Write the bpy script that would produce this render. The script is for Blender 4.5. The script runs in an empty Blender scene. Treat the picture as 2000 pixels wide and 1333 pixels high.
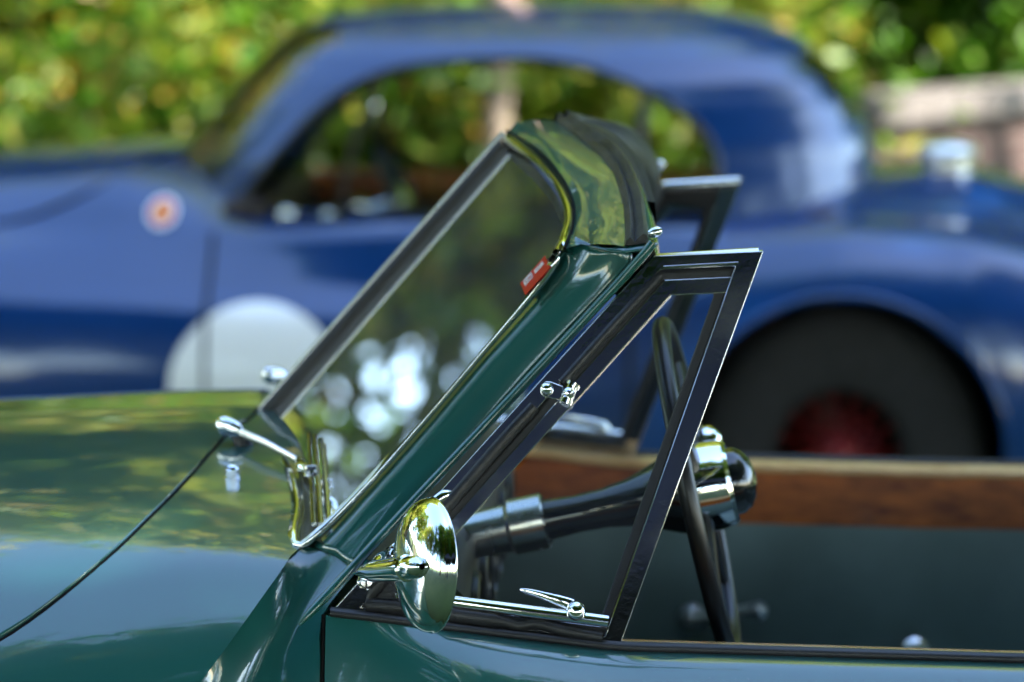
import bpy, bmesh, math, random
import numpy as np
from mathutils import Vector, Matrix
R = math.radians
random.seed(7); RNG = np.random.default_rng(7)
S = bpy.context.scene

# ------------------------------------------------------------------ camera
FPX = 6670.0                       # focal length in pixels of the 2000 px wide photograph
CAM = Vector((0, 0, 1.55)); YAW = R(2.7); PITCH = R(6.8)
cd = bpy.data.cameras.new('camera'); cam = bpy.data.objects.new('camera', cd)
S.collection.objects.link(cam)
cd.sensor_width = 36; cd.lens = 36 * FPX / 2000; cd.clip_start = 0.05; cd.clip_end = 2000
cam.location = CAM; cam.rotation_euler = (R(90) - PITCH, 0, YAW)
cd.dof.use_dof = True; cd.dof.focus_distance = 3.22; cd.dof.aperture_fstop = 3.8
S.camera = cam

# ------------------------------------------------------------------ sky, sun, exposure
SUN_EL, SUN_AZ = R(47), R(115)     # azimuth measured clockwise from +Y: the sun stands to the right, a little behind the camera
w = bpy.data.worlds.new('World'); S.world = w; w.use_nodes = True
wn = w.node_tree; bgn = wn.nodes['Background']
sky = wn.nodes.new('ShaderNodeTexSky'); sky.sky_type = 'NISHITA'; sky.sun_disc = False
sky.sun_elevation = SUN_EL; sky.sun_rotation = SUN_AZ; sky.dust_density = 0.4; sky.ozone_density = 1.0
wn.links.new(sky.outputs[0], bgn.inputs[0]); bgn.inputs[1].default_value = 0.15
ld = bpy.data.lights.new('sun', 'SUN'); sun = bpy.data.objects.new('sun', ld); S.collection.objects.link(sun)
ld.energy = 4.7; ld.angle = R(0.5); ld.color = (1.0, 0.95, 0.86)
sdir = Vector((math.sin(SUN_AZ) * math.cos(SUN_EL), math.cos(SUN_AZ) * math.cos(SUN_EL), math.sin(SUN_EL)))
sun.rotation_euler = sdir.to_track_quat('Z', 'Y').to_euler(); sun.location = sdir * 50
S.view_settings.view_transform = 'Standard'; S.view_settings.look = 'None'
S.view_settings.exposure = 2.85; S.view_settings.gamma = 1.0; S.view_settings.use_curve_mapping = False
S.render.engine = 'CYCLES'
S.cycles.use_denoising = True
try: S.cycles.denoiser = 'OPENIMAGEDENOISE'
except Exception: pass
S.cycles.max_bounces = 10; S.cycles.transparent_max_bounces = 16; S.cycles.glossy_bounces = 6
S.cycles.sample_clamp_indirect = 6; S.cycles.caustics_reflective = False; S.cycles.caustics_refractive = False

# ------------------------------------------------------------------ helpers
_f = Vector((-math.sin(YAW) * math.cos(PITCH), math.cos(YAW) * math.cos(PITCH), -math.sin(PITCH)))
_r = Vector((math.cos(YAW), math.sin(YAW), 0)); _u = _r.cross(_f)
def ray(px, py): return _f + _r * ((px - 1000) / FPX) + _u * ((666.5 - py) / FPX)
def P(px, py, Y):                                  # a measured photo point at its true distance Y
    d = ray(px, py); return CAM + d * (Y / d.y)
def PL(px, py, a, b):                              # same, on the leaning plane y = a + b*z
    d = ray(px, py); t = (a + b * CAM.z - CAM.y) / (d.y - b * d.z); return CAM + d * t
YC = 3.86                                          # centre line of the green car
def mir(p): return Vector((p[0], 2 * YC - p[1], p[2]))

def crv(pts, n):                                   # Catmull-Rom through pts, n samples evenly by length
    p = [Vector(q) for q in pts]
    e = [p[0] * 2 - p[1]] + p + [p[-1] * 2 - p[-2]]
    out = []
    for i in range(1, len(e) - 2):
        for k in range(24):
            t = k / 24
            a, b, c, d = e[i-1], e[i], e[i+1], e[i+2]
            out.append(0.5 * ((2*b) + (c-a)*t + (2*a-5*b+4*c-d)*t*t + (3*b-a-3*c+d)*t**3))
    out.append(p[-1])
    L = [0]
    for i in range(1, len(out)): L.append(L[-1] + (out[i] - out[i-1]).length)
    res = []; j = 0
    for k in range(n):
        s = L[-1] * k / (n - 1)
        while j < len(L) - 2 and L[j+1] < s: j += 1
        dl = L[j+1] - L[j]
        res.append(out[j].lerp(out[j+1], 0 if dl == 0 else (s - L[j]) / dl))
    return res

def lap(rows, it, jmax=None):                        # relax the inside of a point grid, borders kept
    R_ = [list(r) for r in rows]; n = len(R_); m = len(R_[0])
    for _ in range(it):
        N = [list(r) for r in R_]
        for i in range(1, n-1):
            for j in range(1, (m-1) if jmax is None else jmax): N[i][j] = (R_[i-1][j] + R_[i+1][j] + R_[i][j-1] + R_[i][j+1]) * .25 * .6 + R_[i][j]*.4
        R_ = N
    return R_
class MB:
    def __init__(s): s.v = []; s.f = []
    def grid(s, rows, flip=False, closeu=False):
        o = len(s.v); n = len(rows[0])
        for r in rows: s.v += [tuple(p) for p in r]
        m = len(rows)
        for i in range(m - 1 + (1 if closeu else 0)):
            for j in range(n - 1):
                a = o + i*n + j; b = o + i*n + j + 1; c = o + ((i+1) % m)*n + j + 1; d = o + ((i+1) % m)*n + j
                s.f.append((a, d, c, b) if flip else (a, b, c, d))
        return s
    def tube(s, pts, r, n=10, caps=True, up=None, flat=1.0):
        pts = [Vector(p) for p in pts]; m = len(pts)
        rs = r if isinstance(r, (list, tuple)) else [r] * m
        t0 = (pts[1] - pts[0]).normalized()
        nrm = Vector(up) if up else (Vector((0, 0, 1)) if abs(t0.z) < .9 else Vector((1, 0, 0)))
        nrm = (nrm - t0 * nrm.dot(t0)).normalized()
        o = len(s.v)
        for i in range(m):
            t = (pts[min(i+1, m-1)] - pts[max(i-1, 0)]).normalized()
            nrm = (nrm - t * nrm.dot(t)).normalized(); b = t.cross(nrm)
            for k in range(n):
                a = 2 * math.pi * k / n
                s.v.append(tuple(pts[i] + nrm * (rs[i] * math.cos(a)) + b * (rs[i] * flat * math.sin(a))))
        for i in range(m - 1):
            for k in range(n):
                s.f.append((o + i*n + k, o + i*n + (k+1) % n, o + (i+1)*n + (k+1) % n, o + (i+1)*n + k))
        if caps:
            s.f.append(tuple(o + k for k in range(n))[::-1]); s.f.append(tuple(o + (m-1)*n + k for k in range(n)))
        return s
    def lathe(s, prof, org, axis, n=32, ref=None):  # prof: (dist along axis, radius)
        ax = Vector(axis).normalized(); org = Vector(org)
        a1 = ax.orthogonal().normalized() if ref is None else (Vector(ref) - ax * Vector(ref).dot(ax)).normalized()
        a2 = ax.cross(a1); o = len(s.v); m = len(prof)
        for (h, r) in prof:
            for k in range(n):
                t = 2 * math.pi * k / n
                s.v.append(tuple(org + ax * h + (a1 * math.cos(t) + a2 * math.sin(t)) * max(r, 1e-5)))
        for i in range(m - 1):
            for k in range(n):
                s.f.append((o + i*n + k, o + i*n + (k+1) % n, o + (i+1)*n + (k+1) % n, o + (i+1)*n + k))
        return s
    def prism(s, poly, d):                          # polygon (3d points) extruded by vector d
        o = len(s.v); n = len(poly); d = Vector(d)
        s.v += [tuple(p) for p in poly] + [tuple(Vector(p) + d) for p in poly]
        s.f.append(tuple(o + i for i in range(n))); s.f.append(tuple(o + n + i for i in range(n))[::-1])
        for i in range(n): s.f.append((o + (i+1) % n, o + i, o + n + i, o + n + (i+1) % n))
        return s
    def ring(s, outer, inner, d):                   # frame between two polygons, extruded by d
        o = len(s.v); n = len(outer); d = Vector(d)
        for q in (outer, inner): s.v += [tuple(p) for p in q]
        for q in (outer, inner): s.v += [tuple(Vector(p) + d) for p in q]
        for i in range(n):
            j = (i+1) % n
            s.f.append((o+i, o+j, o+n+j, o+n+i)); s.f.append((o+2*n+j, o+2*n+i, o+3*n+i, o+3*n+j))
            s.f.append((o+j, o+i, o+2*n+i, o+2*n+j)); s.f.append((o+n+i, o+n+j, o+3*n+j, o+3*n+i))
        return s
    def box(s, c, h, rz=0):
        c = Vector(c); cs, sn = math.cos(rz), math.sin(rz); o = len(s.v)
        for z in (-1, 1):
            for (x, y) in ((-1,-1),(1,-1),(1,1),(-1,1)):
                X, Y = x*h[0], y*h[1]; s.v.append((c.x + X*cs - Y*sn, c.y + X*sn + Y*cs, c.z + z*h[2]))
        for q in ((0,3,2,1),(4,5,6,7),(0,1,5,4),(1,2,6,5),(2,3,7,6),(3,0,4,7)): s.f.append(tuple(o+i for i in q))
        return s
    def build(s, name, mat, parent=None, smooth=True, bevel=0, sub=0, solid=0, soff=-1, label=None, fix=True, angle=40):
        me = bpy.data.meshes.new(name); me.from_pydata(s.v, [], s.f)
        if fix:
            bm = bmesh.new(); bm.from_mesh(me); bmesh.ops.remove_doubles(bm, verts=bm.verts, dist=1e-5)
            bmesh.ops.recalc_face_normals(bm, faces=bm.faces); bm.to_mesh(me); bm.free()
        if smooth:
            me.polygons.foreach_set('use_smooth', [True] * len(me.polygons))
            if not sub:
                try: me.set_sharp_from_angle(angle=R(angle))
                except Exception: pass
        ob = bpy.data.objects.new(name, me); S.collection.objects.link(ob)
        me.materials.append(mat)
        if solid:
            m = ob.modifiers.new('thickness', 'SOLIDIFY'); m.thickness = solid; m.offset = soff
        if bevel:
            m = ob.modifiers.new('bevel', 'BEVEL'); m.width = bevel; m.segments = 3; m.limit_method = 'ANGLE'; m.angle_limit = R(35)
            m.harden_normals = False
        if sub:
            m = ob.modifiers.new('subsurf', 'SUBSURF'); m.levels = sub; m.render_levels = sub
        if parent is not None:
            ob.parent = parent
            if parent.type == 'EMPTY': ob.matrix_parent_inverse = Matrix.Translation(-Vector(parent.location))
        if label: ob['label'] = label
        return ob
def thing(name, loc, label, cat, group=None):
    o = bpy.data.objects.new(name, None); S.collection.objects.link(o); o.location = loc
    o.empty_display_size = .2; o['label'] = label; o['category'] = cat
    if group: o['group'] = group
    return o
def mirbuild(mb):                                   # the same shape on the far side of the green car
    q = MB(); q.v = [tuple(mir(p)) for p in mb.v]; q.f = [tuple(reversed(f)) for f in mb.f]; return q

# ------------------------------------------------------------------ materials
def mat(name): 
    m = bpy.data.materials.new(name); m.use_nodes = True
    return m, m.node_tree, m.node_tree.nodes['Principled BSDF']
def noise(nt, scale, detail=3, coord='Object', stretch=None, rough=.5):
    tc = nt.nodes.new('ShaderNodeTexCoord'); n = nt.nodes.new('ShaderNodeTexNoise')
    n.inputs['Scale'].default_value = scale; n.inputs['Detail'].default_value = detail; n.inputs['Roughness'].default_value = rough
    if stretch:
        mp = nt.nodes.new('ShaderNodeMapping'); mp.inputs['Scale'].default_value = stretch
        nt.links.new(tc.outputs[coord], mp.inputs[0]); nt.links.new(mp.outputs[0], n.inputs['Vector'])
    else: nt.links.new(tc.outputs[coord], n.inputs['Vector'])
    return n
def ramp(nt, src, stops):
    r = nt.nodes.new('ShaderNodeValToRGB'); el = r.color_ramp.elements
    while len(el) < len(stops): el.new(.5)
    for e, (p, c) in zip(el, stops): e.position = p; e.color = (*c, 1) if len(c) == 3 else c
    nt.links.new(src, r.inputs[0]); return r
def bump(nt, src, bs, strength, dist, to='Normal'):
    b = nt.nodes.new('ShaderNodeBump'); b.inputs['Strength'].default_value = strength; b.inputs['Distance'].default_value = dist
    nt.links.new(src, b.inputs['Height']); nt.links.new(b.outputs[0], bs.inputs[to]); return b
def simple(name, col, rough=.5, metal=0, spec=.5, var=0, vscale=6, bmp=0, bscale=80, rvar=0, coat=0):
    m, nt, bs = mat(name)
    bs.inputs['Base Color'].default_value = (*col, 1); bs.inputs['Roughness'].default_value = rough
    bs.inputs['Metallic'].default_value = metal; bs.inputs['Specular IOR Level'].default_value = spec
    if coat: bs.inputs['Coat Weight'].default_value = coat; bs.inputs['Coat Roughness'].default_value = .05
    if var:
        n = noise(nt, vscale, 5)
        r = ramp(nt, n.outputs[0], [(.3, tuple(c*(1-var) for c in col)), (.7, tuple(min(1, c*(1+var)) for c in col))])
        nt.links.new(r.outputs[0], bs.inputs['Base Color'])
    if rvar:
        n = noise(nt, 14, 6); mr = nt.nodes.new('ShaderNodeMapRange')
        mr.inputs[1].default_value = .35; mr.inputs[2].default_value = .75
        mr.inputs[3].default_value = max(.005, rough - rvar*.4); mr.inputs[4].default_value = rough + rvar
        nt.links.new(n.outputs[0], mr.inputs[0]); nt.links.new(mr.outputs[0], bs.inputs['Roughness'])
    if bmp:
        n2 = noise(nt, bscale, 4); bump(nt, n2.outputs[0], bs, bmp, .002)
    return m
def paint(name, col, wav=.05, ior=1.7):
    m, nt, bs = mat(name)
    n = noise(nt, 2.2, 4)
    r = ramp(nt, n.outputs[0], [(.3, tuple(c*.93 for c in col)), (.7, tuple(c*1.07 for c in col))])
    nt.links.new(r.outputs[0], bs.inputs['Base Color'])
    bs.inputs['Roughness'].default_value = .28; bs.inputs['Specular IOR Level'].default_value = .3
    d1 = noise(nt, 420, 2); dr_ = ramp(nt, d1.outputs[0], [(.70, (0, 0, 0)), (.78, (1, 1, 1))]); d2 = noise(nt, 7, 3); dr2 = ramp(nt, d2.outputs[0], [(.40, (.02, .02, .02)), (.75, (.22, .22, .22))])
    dm = nt.nodes.new('ShaderNodeMath'); dm.operation = 'MULTIPLY'; nt.links.new(dr_.outputs[0], dm.inputs[0]); nt.links.new(dr2.outputs[0], dm.inputs[1])
    dx_ = nt.nodes.new('ShaderNodeMixRGB'); dx_.inputs[2].default_value = (.30, .29, .26, 1)
    nt.links.new(dm.outputs[0], dx_.inputs[0]); nt.links.new(r.outputs[0], dx_.inputs[1]); nt.links.new(dx_.outputs[0], bs.inputs['Base Color'])
    cr_ = nt.nodes.new('ShaderNodeMapRange'); cr_.inputs[3].default_value = .008; cr_.inputs[4].default_value = .05; d3 = noise(nt, 11, 6); nt.links.new(d3.outputs[0], cr_.inputs[0]); nt.links.new(cr_.outputs[0], bs.inputs['Coat Roughness'])
    bs.inputs['Coat Weight'].default_value = 1; bs.inputs['Coat IOR'].default_value = ior
    # hand-beaten panels: long soft waves plus a little orange peel in the lacquer
    n1 = noise(nt, 3.0, 2, stretch=(.6, 2.2, 2.2)); n2 = noise(nt, 260, 2)
    mx = nt.nodes.new('ShaderNodeMath'); mx.operation = 'MULTIPLY_ADD'; mx.inputs[1].default_value = .012
    nt.links.new(n2.outputs[0], mx.inputs[0]); nt.links.new(n1.outputs[0], mx.inputs[2])
    bump(nt, mx.outputs[0], bs, wav, .05, 'Coat Normal')
    return m
M = {}
M['green'] = paint('green_paint', (.0105, .082, .075))
M['blue'] = paint('blue_paint', (.0018, .031, .140), .05, 1.5)
M['chrome'] = simple('chrome', (.82, .83, .84), .045, 1, rvar=.05, bmp=.02, bscale=120)
M['trim'] = simple('polished_trim', (.62, .60, .58), .10, 1, rvar=.10, bmp=.05, bscale=160)
M['dkchrome'] = simple('frame_chrome', (.70, .69, .71), .08, 1, rvar=.12, bmp=.04, bscale=140)
M['satin'] = simple('satin_chrome', (.88, .88, .89), .30, 1)
M['steel'] = simple('dull_steel', (.55, .55, .56), .22, 1, rvar=.12)
M['rubber'] = simple('black_rubber', (.016, .016, .019), .42, 0, .45, var=.3, bmp=.25, bscale=300, rvar=.12)
M['oldrubber'] = simple('weathered_rubber', (.030, .028, .030), .34, 0, .6, var=.35, vscale=30, bmp=.35, bscale=220, rvar=.15)
M['void'] = simple('panel_gap_black', (.004, .004, .004), .8, 0, .1)
M['leather'] = simple('dark_green_leather', (.18, .24, .225), .5, 0, .35, var=.2, bmp=.3, bscale=350)
M['blackleather'] = simple('black_leather', (.010, .010, .011), .45, 0, .4, bmp=.3, bscale=350)
M['carpet'] = simple('dark_carpet', (.010, .015, .014), .95, 0, .1, var=.3, vscale=200)
M['bakelite'] = simple('black_bakelite', (.006, .006, .007), .3, 0, .4)
M['gloss'] = simple('black_enamel', (.006, .007, .009), .12, 0, .5, coat=.5)
M['white'] = simple('white_roundel_paint', (.84, .84, .84), .25, 0, .5, coat=1)
M['red'] = simple('red_sticker', (.42, .008, .006), .35, 0, .4, var=.06)
M['lettering'] = simple('white_lettering', (.75, .75, .75), .4)
M['redwheel'] = simple('red_wheel_paint', (.16, .006, .006), .4, 0, .4)
M['tyre'] = simple('tyre_rubber', (.020, .019, .020), .75, 0, .25, var=.25, vscale=40)
M['cabin'] = simple('cabin_dark_trim', (.035, .022, .018), .6, 0, .3, var=.3)
M['redleather'] = simple('maroon_leather', (.10, .014, .010), .4, 0, .4, var=.3)
M['badge_y'] = simple('badge_yellow', (.8, .45, .03), .3)
M['badge_r'] = simple('badge_red', (.65, .05, .03), .3)
M['navy'] = simple('navy_canopy_cloth', (.045, .045, .070), .85, 0, .2, var=.15)
M['canvas'] = simple('hood_canvas', (.02, .02, .022), .9, 0, .2, var=.3)
M['stone'] = simple('coping_stone', (.12, .105, .095), .85, 0, .2, var=.3, vscale=9, bmp=.5, bscale=25)
def wood(name, c1, c2, scale, rough=.25):
    m, nt, bs = mat(name)
    n = noise(nt, scale, 6, stretch=(1, 1, 3), rough=.65)
    r = ramp(nt, n.outputs[0], [(.32, c1), (.5, tuple((a+b)/2 for a, b in zip(c1, c2))), (.72, c2)])
    nt.links.new(r.outputs[0], bs.inputs['Base Color']); bs.inputs['Roughness'].default_value = rough
    bs.inputs['Coat Weight'].default_value = .6; bs.inputs['Coat Roughness'].default_value = .08
    return m
M['burl'] = wood('burr_walnut', (.16, .026, .003), (.70, .17, .02), 14)
M['walnut_edge'] = wood('walnut_edge', (.62, .32, .12), (.82, .52, .25), 20)
def glass(name, tint, haze=.0):
    m, nt, bs = mat(name); nt.nodes.remove(bs); out = nt.nodes['Material Output']
    tr = nt.nodes.new('ShaderNodeBsdfTransparent'); tr.inputs[0].default_value = (*tint, 1)
    gl = nt.nodes.new('ShaderNodeBsdfGlossy'); gl.inputs['Roughness'].default_value = .003; gl.inputs[0].default_value = (1, 1, 1, 1)
    fr = nt.nodes.new('ShaderNodeFresnel'); fr.inputs[0].default_value = 1.52
    # two faces of a pane reflect: R = 2F / (1 + F)
    a = nt.nodes.new('ShaderNodeMath'); a.operation = 'ADD'; a.inputs[1].default_value = 1
    b = nt.nodes.new('ShaderNodeMath'); b.operation = 'DIVIDE'
    c = nt.nodes.new('ShaderNodeMath'); c.operation = 'MULTIPLY'; c.inputs[1].default_value = 2
    nt.links.new(fr.outputs[0], a.inputs[0]); nt.links.new(fr.outputs[0], c.inputs[0])
    nt.links.new(c.outputs[0], b.inputs[0]); nt.links.new(a.outputs[0], b.inputs[1])
    mx = nt.nodes.new('ShaderNodeMixShader'); nt.links.new(b.outputs[0], mx.inputs[0])
    nt.links.new(tr.outputs[0], mx.inputs[1]); nt.links.new(gl.outputs[0], mx.inputs[2])
    if haze:                                        # dust film on the pane
        df = nt.nodes.new('ShaderNodeBsdfDiffuse'); df.inputs[0].default_value = (.6, .6, .58, 1)
        n = noise(nt, 9, 6); mr = nt.nodes.new('ShaderNodeMapRange'); mr.inputs[1].default_value = .3; mr.inputs[2].default_value = .8
        mr.inputs[3].default_value = haze*.5; mr.inputs[4].default_value = haze*1.5; nt.links.new(n.outputs[0], mr.inputs[0])
        m2 = nt.nodes.new('ShaderNodeMixShader'); nt.links.new(mr.outputs[0], m2.inputs[0])
        nt.links.new(mx.outputs[0], m2.inputs[1]); nt.links.new(df.outputs[0], m2.inputs[2]); mx = m2
    nt.links.new(mx.outputs[0], out.inputs[0]); return m
M['glass'] = glass('windscreen_glass', (.82, .90, .86), .05)
M['vglass'] = glass('side_glass', (.93, .96, .95), .012)
M['bglass'] = glass('tinted_glass', (.88, .92, .90), .0)
def leafmat(name, cols, trans=.45):
    m, nt, bs = mat(name); nt.nodes.remove(bs); out = nt.nodes['Material Output']
    g = nt.nodes.new('ShaderNodeNewGeometry')
    r = ramp(nt, g.outputs['Random Per Island'], [(i / max(1, len(cols)-1), c) for i, c in enumerate(cols)])
    r.color_ramp.interpolation = 'LINEAR'
    df = nt.nodes.new('ShaderNodeBsdfDiffuse'); tl = nt.nodes.new('ShaderNodeBsdfTranslucent')
    gl = nt.nodes.new('ShaderNodeBsdfGlossy'); gl.inputs['Roughness'].default_value = .45
    br = nt.nodes.new('ShaderNodeMixRGB'); br.blend_type = 'MULTIPLY'; br.inputs[0].default_value = 1; br.inputs[2].default_value = (1.1, 1.35, .65, 1)
    nt.links.new(r.outputs[0], df.inputs[0]); nt.links.new(r.outputs[0], br.inputs[1]); nt.links.new(br.outputs[0], tl.inputs[0])
    a = nt.nodes.new('ShaderNodeMixShader'); a.inputs[0].default_value = trans
    nt.links.new(df.outputs[0], a.inputs[1]); nt.links.new(tl.outputs[0], a.inputs[2])
    b = nt.nodes.new('ShaderNodeMixShader'); b.inputs[0].default_value = .03
    nt.links.new(a.outputs[0], b.inputs[1]); nt.links.new(gl.outputs[0], b.inputs[2])
    nt.links.new(b.outputs[0], out.inputs[0]); return m
GRN = [(.035, .095, .010), (.055, .14, .014), (.090, .19, .018), (.05, .12, .012), (.13, .21, .02), (.05, .13, .015)]
M['leaf_green'] = leafmat('green_leaves', GRN)
M['leaf_mixed'] = leafmat('turning_leaves', [(.05, .14, .012), (.09, .20, .018), (.06, .15, .012), (.16, .25, .025), (.10, .21, .018), (.30, .28, .03), (.07, .17, .012), (.38, .18, .03), (.05, .15, .012)])
M['leaf_yellow'] = leafmat('yellow_leaves', [(.11, .22, .025), (.20, .27, .03), (.09, .18, .02), (.40, .33, .05), (.15, .23, .03), (.44, .26, .06), (.09, .18, .02)])
M['leaf_sunlit'] = leafmat('sunlit_yellow_leaves', [(.20, .30, .04), (.38, .40, .06), (.16, .26, .03), (.58, .48, .10), (.28, .34, .04), (.60, .42, .12), (.20, .30, .04)])  # brighter copy of the yellow leaves, sunlight put into the colour
M['bark'] = simple('bark', (.10, .075, .055), .9, 0, .2, var=.4, vscale=12, bmp=.8, bscale=18)
M['palebark'] = simple('pale_bark', (.34, .24, .20), .85, 0, .2, var=.25, vscale=10, bmp=.5, bscale=18)
def groundmat(name, c1, c2, c3):
    m, nt, bs = mat(name)
    n = noise(nt, .35, 8, rough=.7); r = ramp(nt, n.outputs[0], [(.3, c1), (.52, c2), (.75, c3)])
    nt.links.new(r.outputs[0], bs.inputs['Base Color']); bs.inputs['Roughness'].default_value = .95
    n2 = noise(nt, 25, 6); bump(nt, n2.outputs[0], bs, .8, .06)
    return m
M['grass'] = groundmat('meadow_grass', (.035, .065, .012), (.055, .095, .018), (.09, .12, .03))
M['litter'] = groundmat('leafy_bank', (.06, .045, .02), (.05, .075, .02), (.13, .09, .04))
def brickmat():
    m, nt, bs = mat('red_brick')
    tc = nt.nodes.new('ShaderNodeTexCoord'); bt = nt.nodes.new('ShaderNodeTexBrick')
    mp = nt.nodes.new('ShaderNodeMapping'); mp.inputs['Rotation'].default_value = (R(90), 0, 0)
    nt.links.new(tc.outputs['Object'], mp.inputs[0]); nt.links.new(mp.outputs[0], bt.inputs['Vector'])
    bt.inputs['Color1'].default_value = (.055, .027, .021, 1); bt.inputs['Color2'].default_value = (.042, .021, .017, 1); bt.inputs['Mortar'].default_value = (.10, .08, .07, 1)
    bt.inputs['Scale'].default_value = 4.4; bt.inputs['Mortar Size'].default_value = .02
    nt.links.new(bt.outputs[0], bs.inputs['Base Color']); bs.inputs['Roughness'].default_value = .9
    bump(nt, bt.outputs['Fac'], bs, -.5, .01); return m
M['brick'] = brickmat()

# ------------------------------------------------------------------ ground
def struct(o): o['kind'] = 'structure'; return o
g = MB(); nx = 40
g.grid([[(-300 + 600*i/nx, -300 + 600*j/nx, 0) for i in range(nx+1)] for j in range(nx+1)])
struct(g.build('ground', M['grass'], smooth=False))
h = MB(); rows = []
for j in range(31):
    y = 16.5 + j * 1.6; row = []
    for i in range(61):
        x = -60 + 2*i
        z = -.05 + 7.5 * (1 - math.exp(-max(0, (y-16.5)) / 14)) + .25*math.sin(x*.5+j)*min(1, j/3) + .2*math.sin(x*1.3-j*.8)*min(1, j/3)
        row.append((x, y, z))
    rows.append(row)
h.grid(rows); struct(h.build('wooded_bank', M['litter']))
# ------------------------------------------------------------------ foliage
def leafmesh(name, centers, size, mat_, spread_up=.3):
    n = len(centers); c = np.asarray(centers)
    a = RNG.normal(size=(n, 3)); a[:, 2] *= .6; a /= np.linalg.norm(a, axis=1)[:, None]
    b = RNG.normal(size=(n, 3)); b -= a * np.sum(a*b, axis=1)[:, None]; b /= np.linalg.norm(b, axis=1)[:, None]
    s = size * RNG.uniform(.6, 1.4, size=(n, 1))
    nn = np.cross(a, b)
    v = np.stack([c - a*s, c + b*s*.45 + nn*s*.12, c + a*s, c - b*s*.45 + nn*s*.12], axis=1).reshape(-1, 3)
    me = bpy.data.meshes.new(name); me.vertices.add(4*n); me.loops.add(4*n); me.polygons.add(n)
    me.vertices.foreach_set('co', v.ravel().astype(np.float32))
    me.loops.foreach_set('vertex_index', np.arange(4*n, dtype=np.int32))
    me.polygons.foreach_set('loop_start', np.arange(0, 4*n, 4, dtype=np.int32))
    me.update(); me.validate(); me.materials.append(mat_); return me
def clump_points(n, nclump, rx, ry, rz, cz, sig, hollow=.35, low=0.0):
    cl = []
    while len(cl) < nclump:
        p = RNG.uniform(-1, 1, 3)
        d = np.linalg.norm(p)
        if d > 1 or d < hollow: continue
        cl.append(p * np.array([rx, ry, rz]) * RNG.uniform(.8, 1.08) + np.array([0, 0, cz]))
    cl = np.array(cl); k = RNG.integers(0, nclump, n)
    sg = (sig * RNG.uniform(.5, 1.3, nclump))[k]
    p = cl[k] + RNG.normal(size=(n, 3)) * sg[:, None] * np.array([1, 1, .75])
    p[:, 2] = np.maximum(p[:, 2], low + .03)
    return p, cl
def tree_data(hgt, rx, rz, nleaf, size, lm, bark, trunk_r, cbase):
    cz = cbase + rz
    pts, cl = clump_points(nleaf, 60, rx, rx, rz, cz, rx*.17)
    crown = leafmesh('crown', pts, size, lm)
    t = MB(); top = Vector((RNG.uniform(-.3, .3), RNG.uniform(-.3, .3), cbase + rz*1.3))
    spine = crv([(0, 0, -.1), (RNG.uniform(-.1, .1), RNG.uniform(-.1, .1), cbase*.5), (RNG.uniform(-.25, .25), RNG.uniform(-.25, .25), cbase), top], 14)
    t.tube(spine, [trunk_r * (1.35 if i == 0 else 1 - .8*i/13) for i in range(14)], 10)
    for k in range(14):
        e = Vector(cl[RNG.integers(0, len(cl))]); s0 = spine[int(RNG.integers(5, 12))]
        mid = s0.lerp(e, .5) + Vector((0, 0, .25)); cc = crv([s0, mid, e], 7)
        t.tube(cc, [trunk_r * .35 * (1 - .85*i/6) for i in range(7)], 6, caps=False)
    return crown, t
def place_tree(protos, loc, rz, sc, label, group, name='tree', cat='tree'):
    crown_me, trunk_me = protos
    e = thing(name, loc, label, cat, group); e.rotation_euler = (0, 0, rz); e.scale = (sc, sc, sc)
    for nm, me in (('trunk', trunk_me), ('crown', crown_me)):
        o = bpy.data.objects.new(nm if cat == 'tree' else {'trunk': 'stems', 'crown': 'foliage'}[nm], me)
        S.collection.objects.link(o); o.parent = e
    return e
def trunk_mesh(t, m_):
    me = bpy.data.meshes.new('trunk'); me.from_pydata(t.v, [], t.f); me.materials.append(m_)
    me.polygons.foreach_set('use_smooth', [True]*len(me.polygons)); return me
def proto(*a, bark='bark'):
    c, t = tree_data(*a); return c, trunk_mesh(t, M[bark])
TA = proto(13, 3.2, 4.6, 11000, .15, M['leaf_green'], 'bark', .24, 2.6)
TB = proto(14, 2.9, 5.2, 11000, .15, M['leaf_mixed'], 'bark', .22, 2.2)
TC = proto(12, 3.4, 4.2, 12000, .15, M['leaf_sunlit'], 'bark', .26, 2.4)
TD = proto(13, 3.4, 4.6, 4500, .17, M['leaf_yellow'], 'bark', .16, 2.0)
def bush_data(r, hgt, nleaf, size, lm):
    pts, cl = clump_points(nleaf, 40, r, r*.8, hgt*.5, hgt*.5, r*.16, .2)
    c = leafmesh('foliage', pts, size, lm); t = MB()
    for k in range(9):
        e = Vector(cl[RNG.integers(0, len(cl))]); a = RNG.uniform(0, 6.28)
        cc = crv([(math.cos(a)*.08, math.sin(a)*.08, -.05), Vector((e.x*.4, e.y*.4, e.z*.55)), e], 8)
        t.tube(cc, [.022*(1-.8*i/7) for i in range(8)], 5, caps=False)
    return c, trunk_mesh(t, M['bark'])
BA = bush_data(1.35, 2.3, 8500, .052, M['leaf_mixed'])
BB = bush_data(1.3, 2.1, 8500, .050, M['leaf_green'])
BC = bush_data(1.25, 2.2, 8500, .052, M['leaf_yellow'])
BD_ = bush_data(1.35, 2.3, 1700, .06, M['leaf_yellow'])
side = ['to the far left', 'left of the windscreen', 'behind the coupe', 'right of the coupe roof']
bl = []
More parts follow.
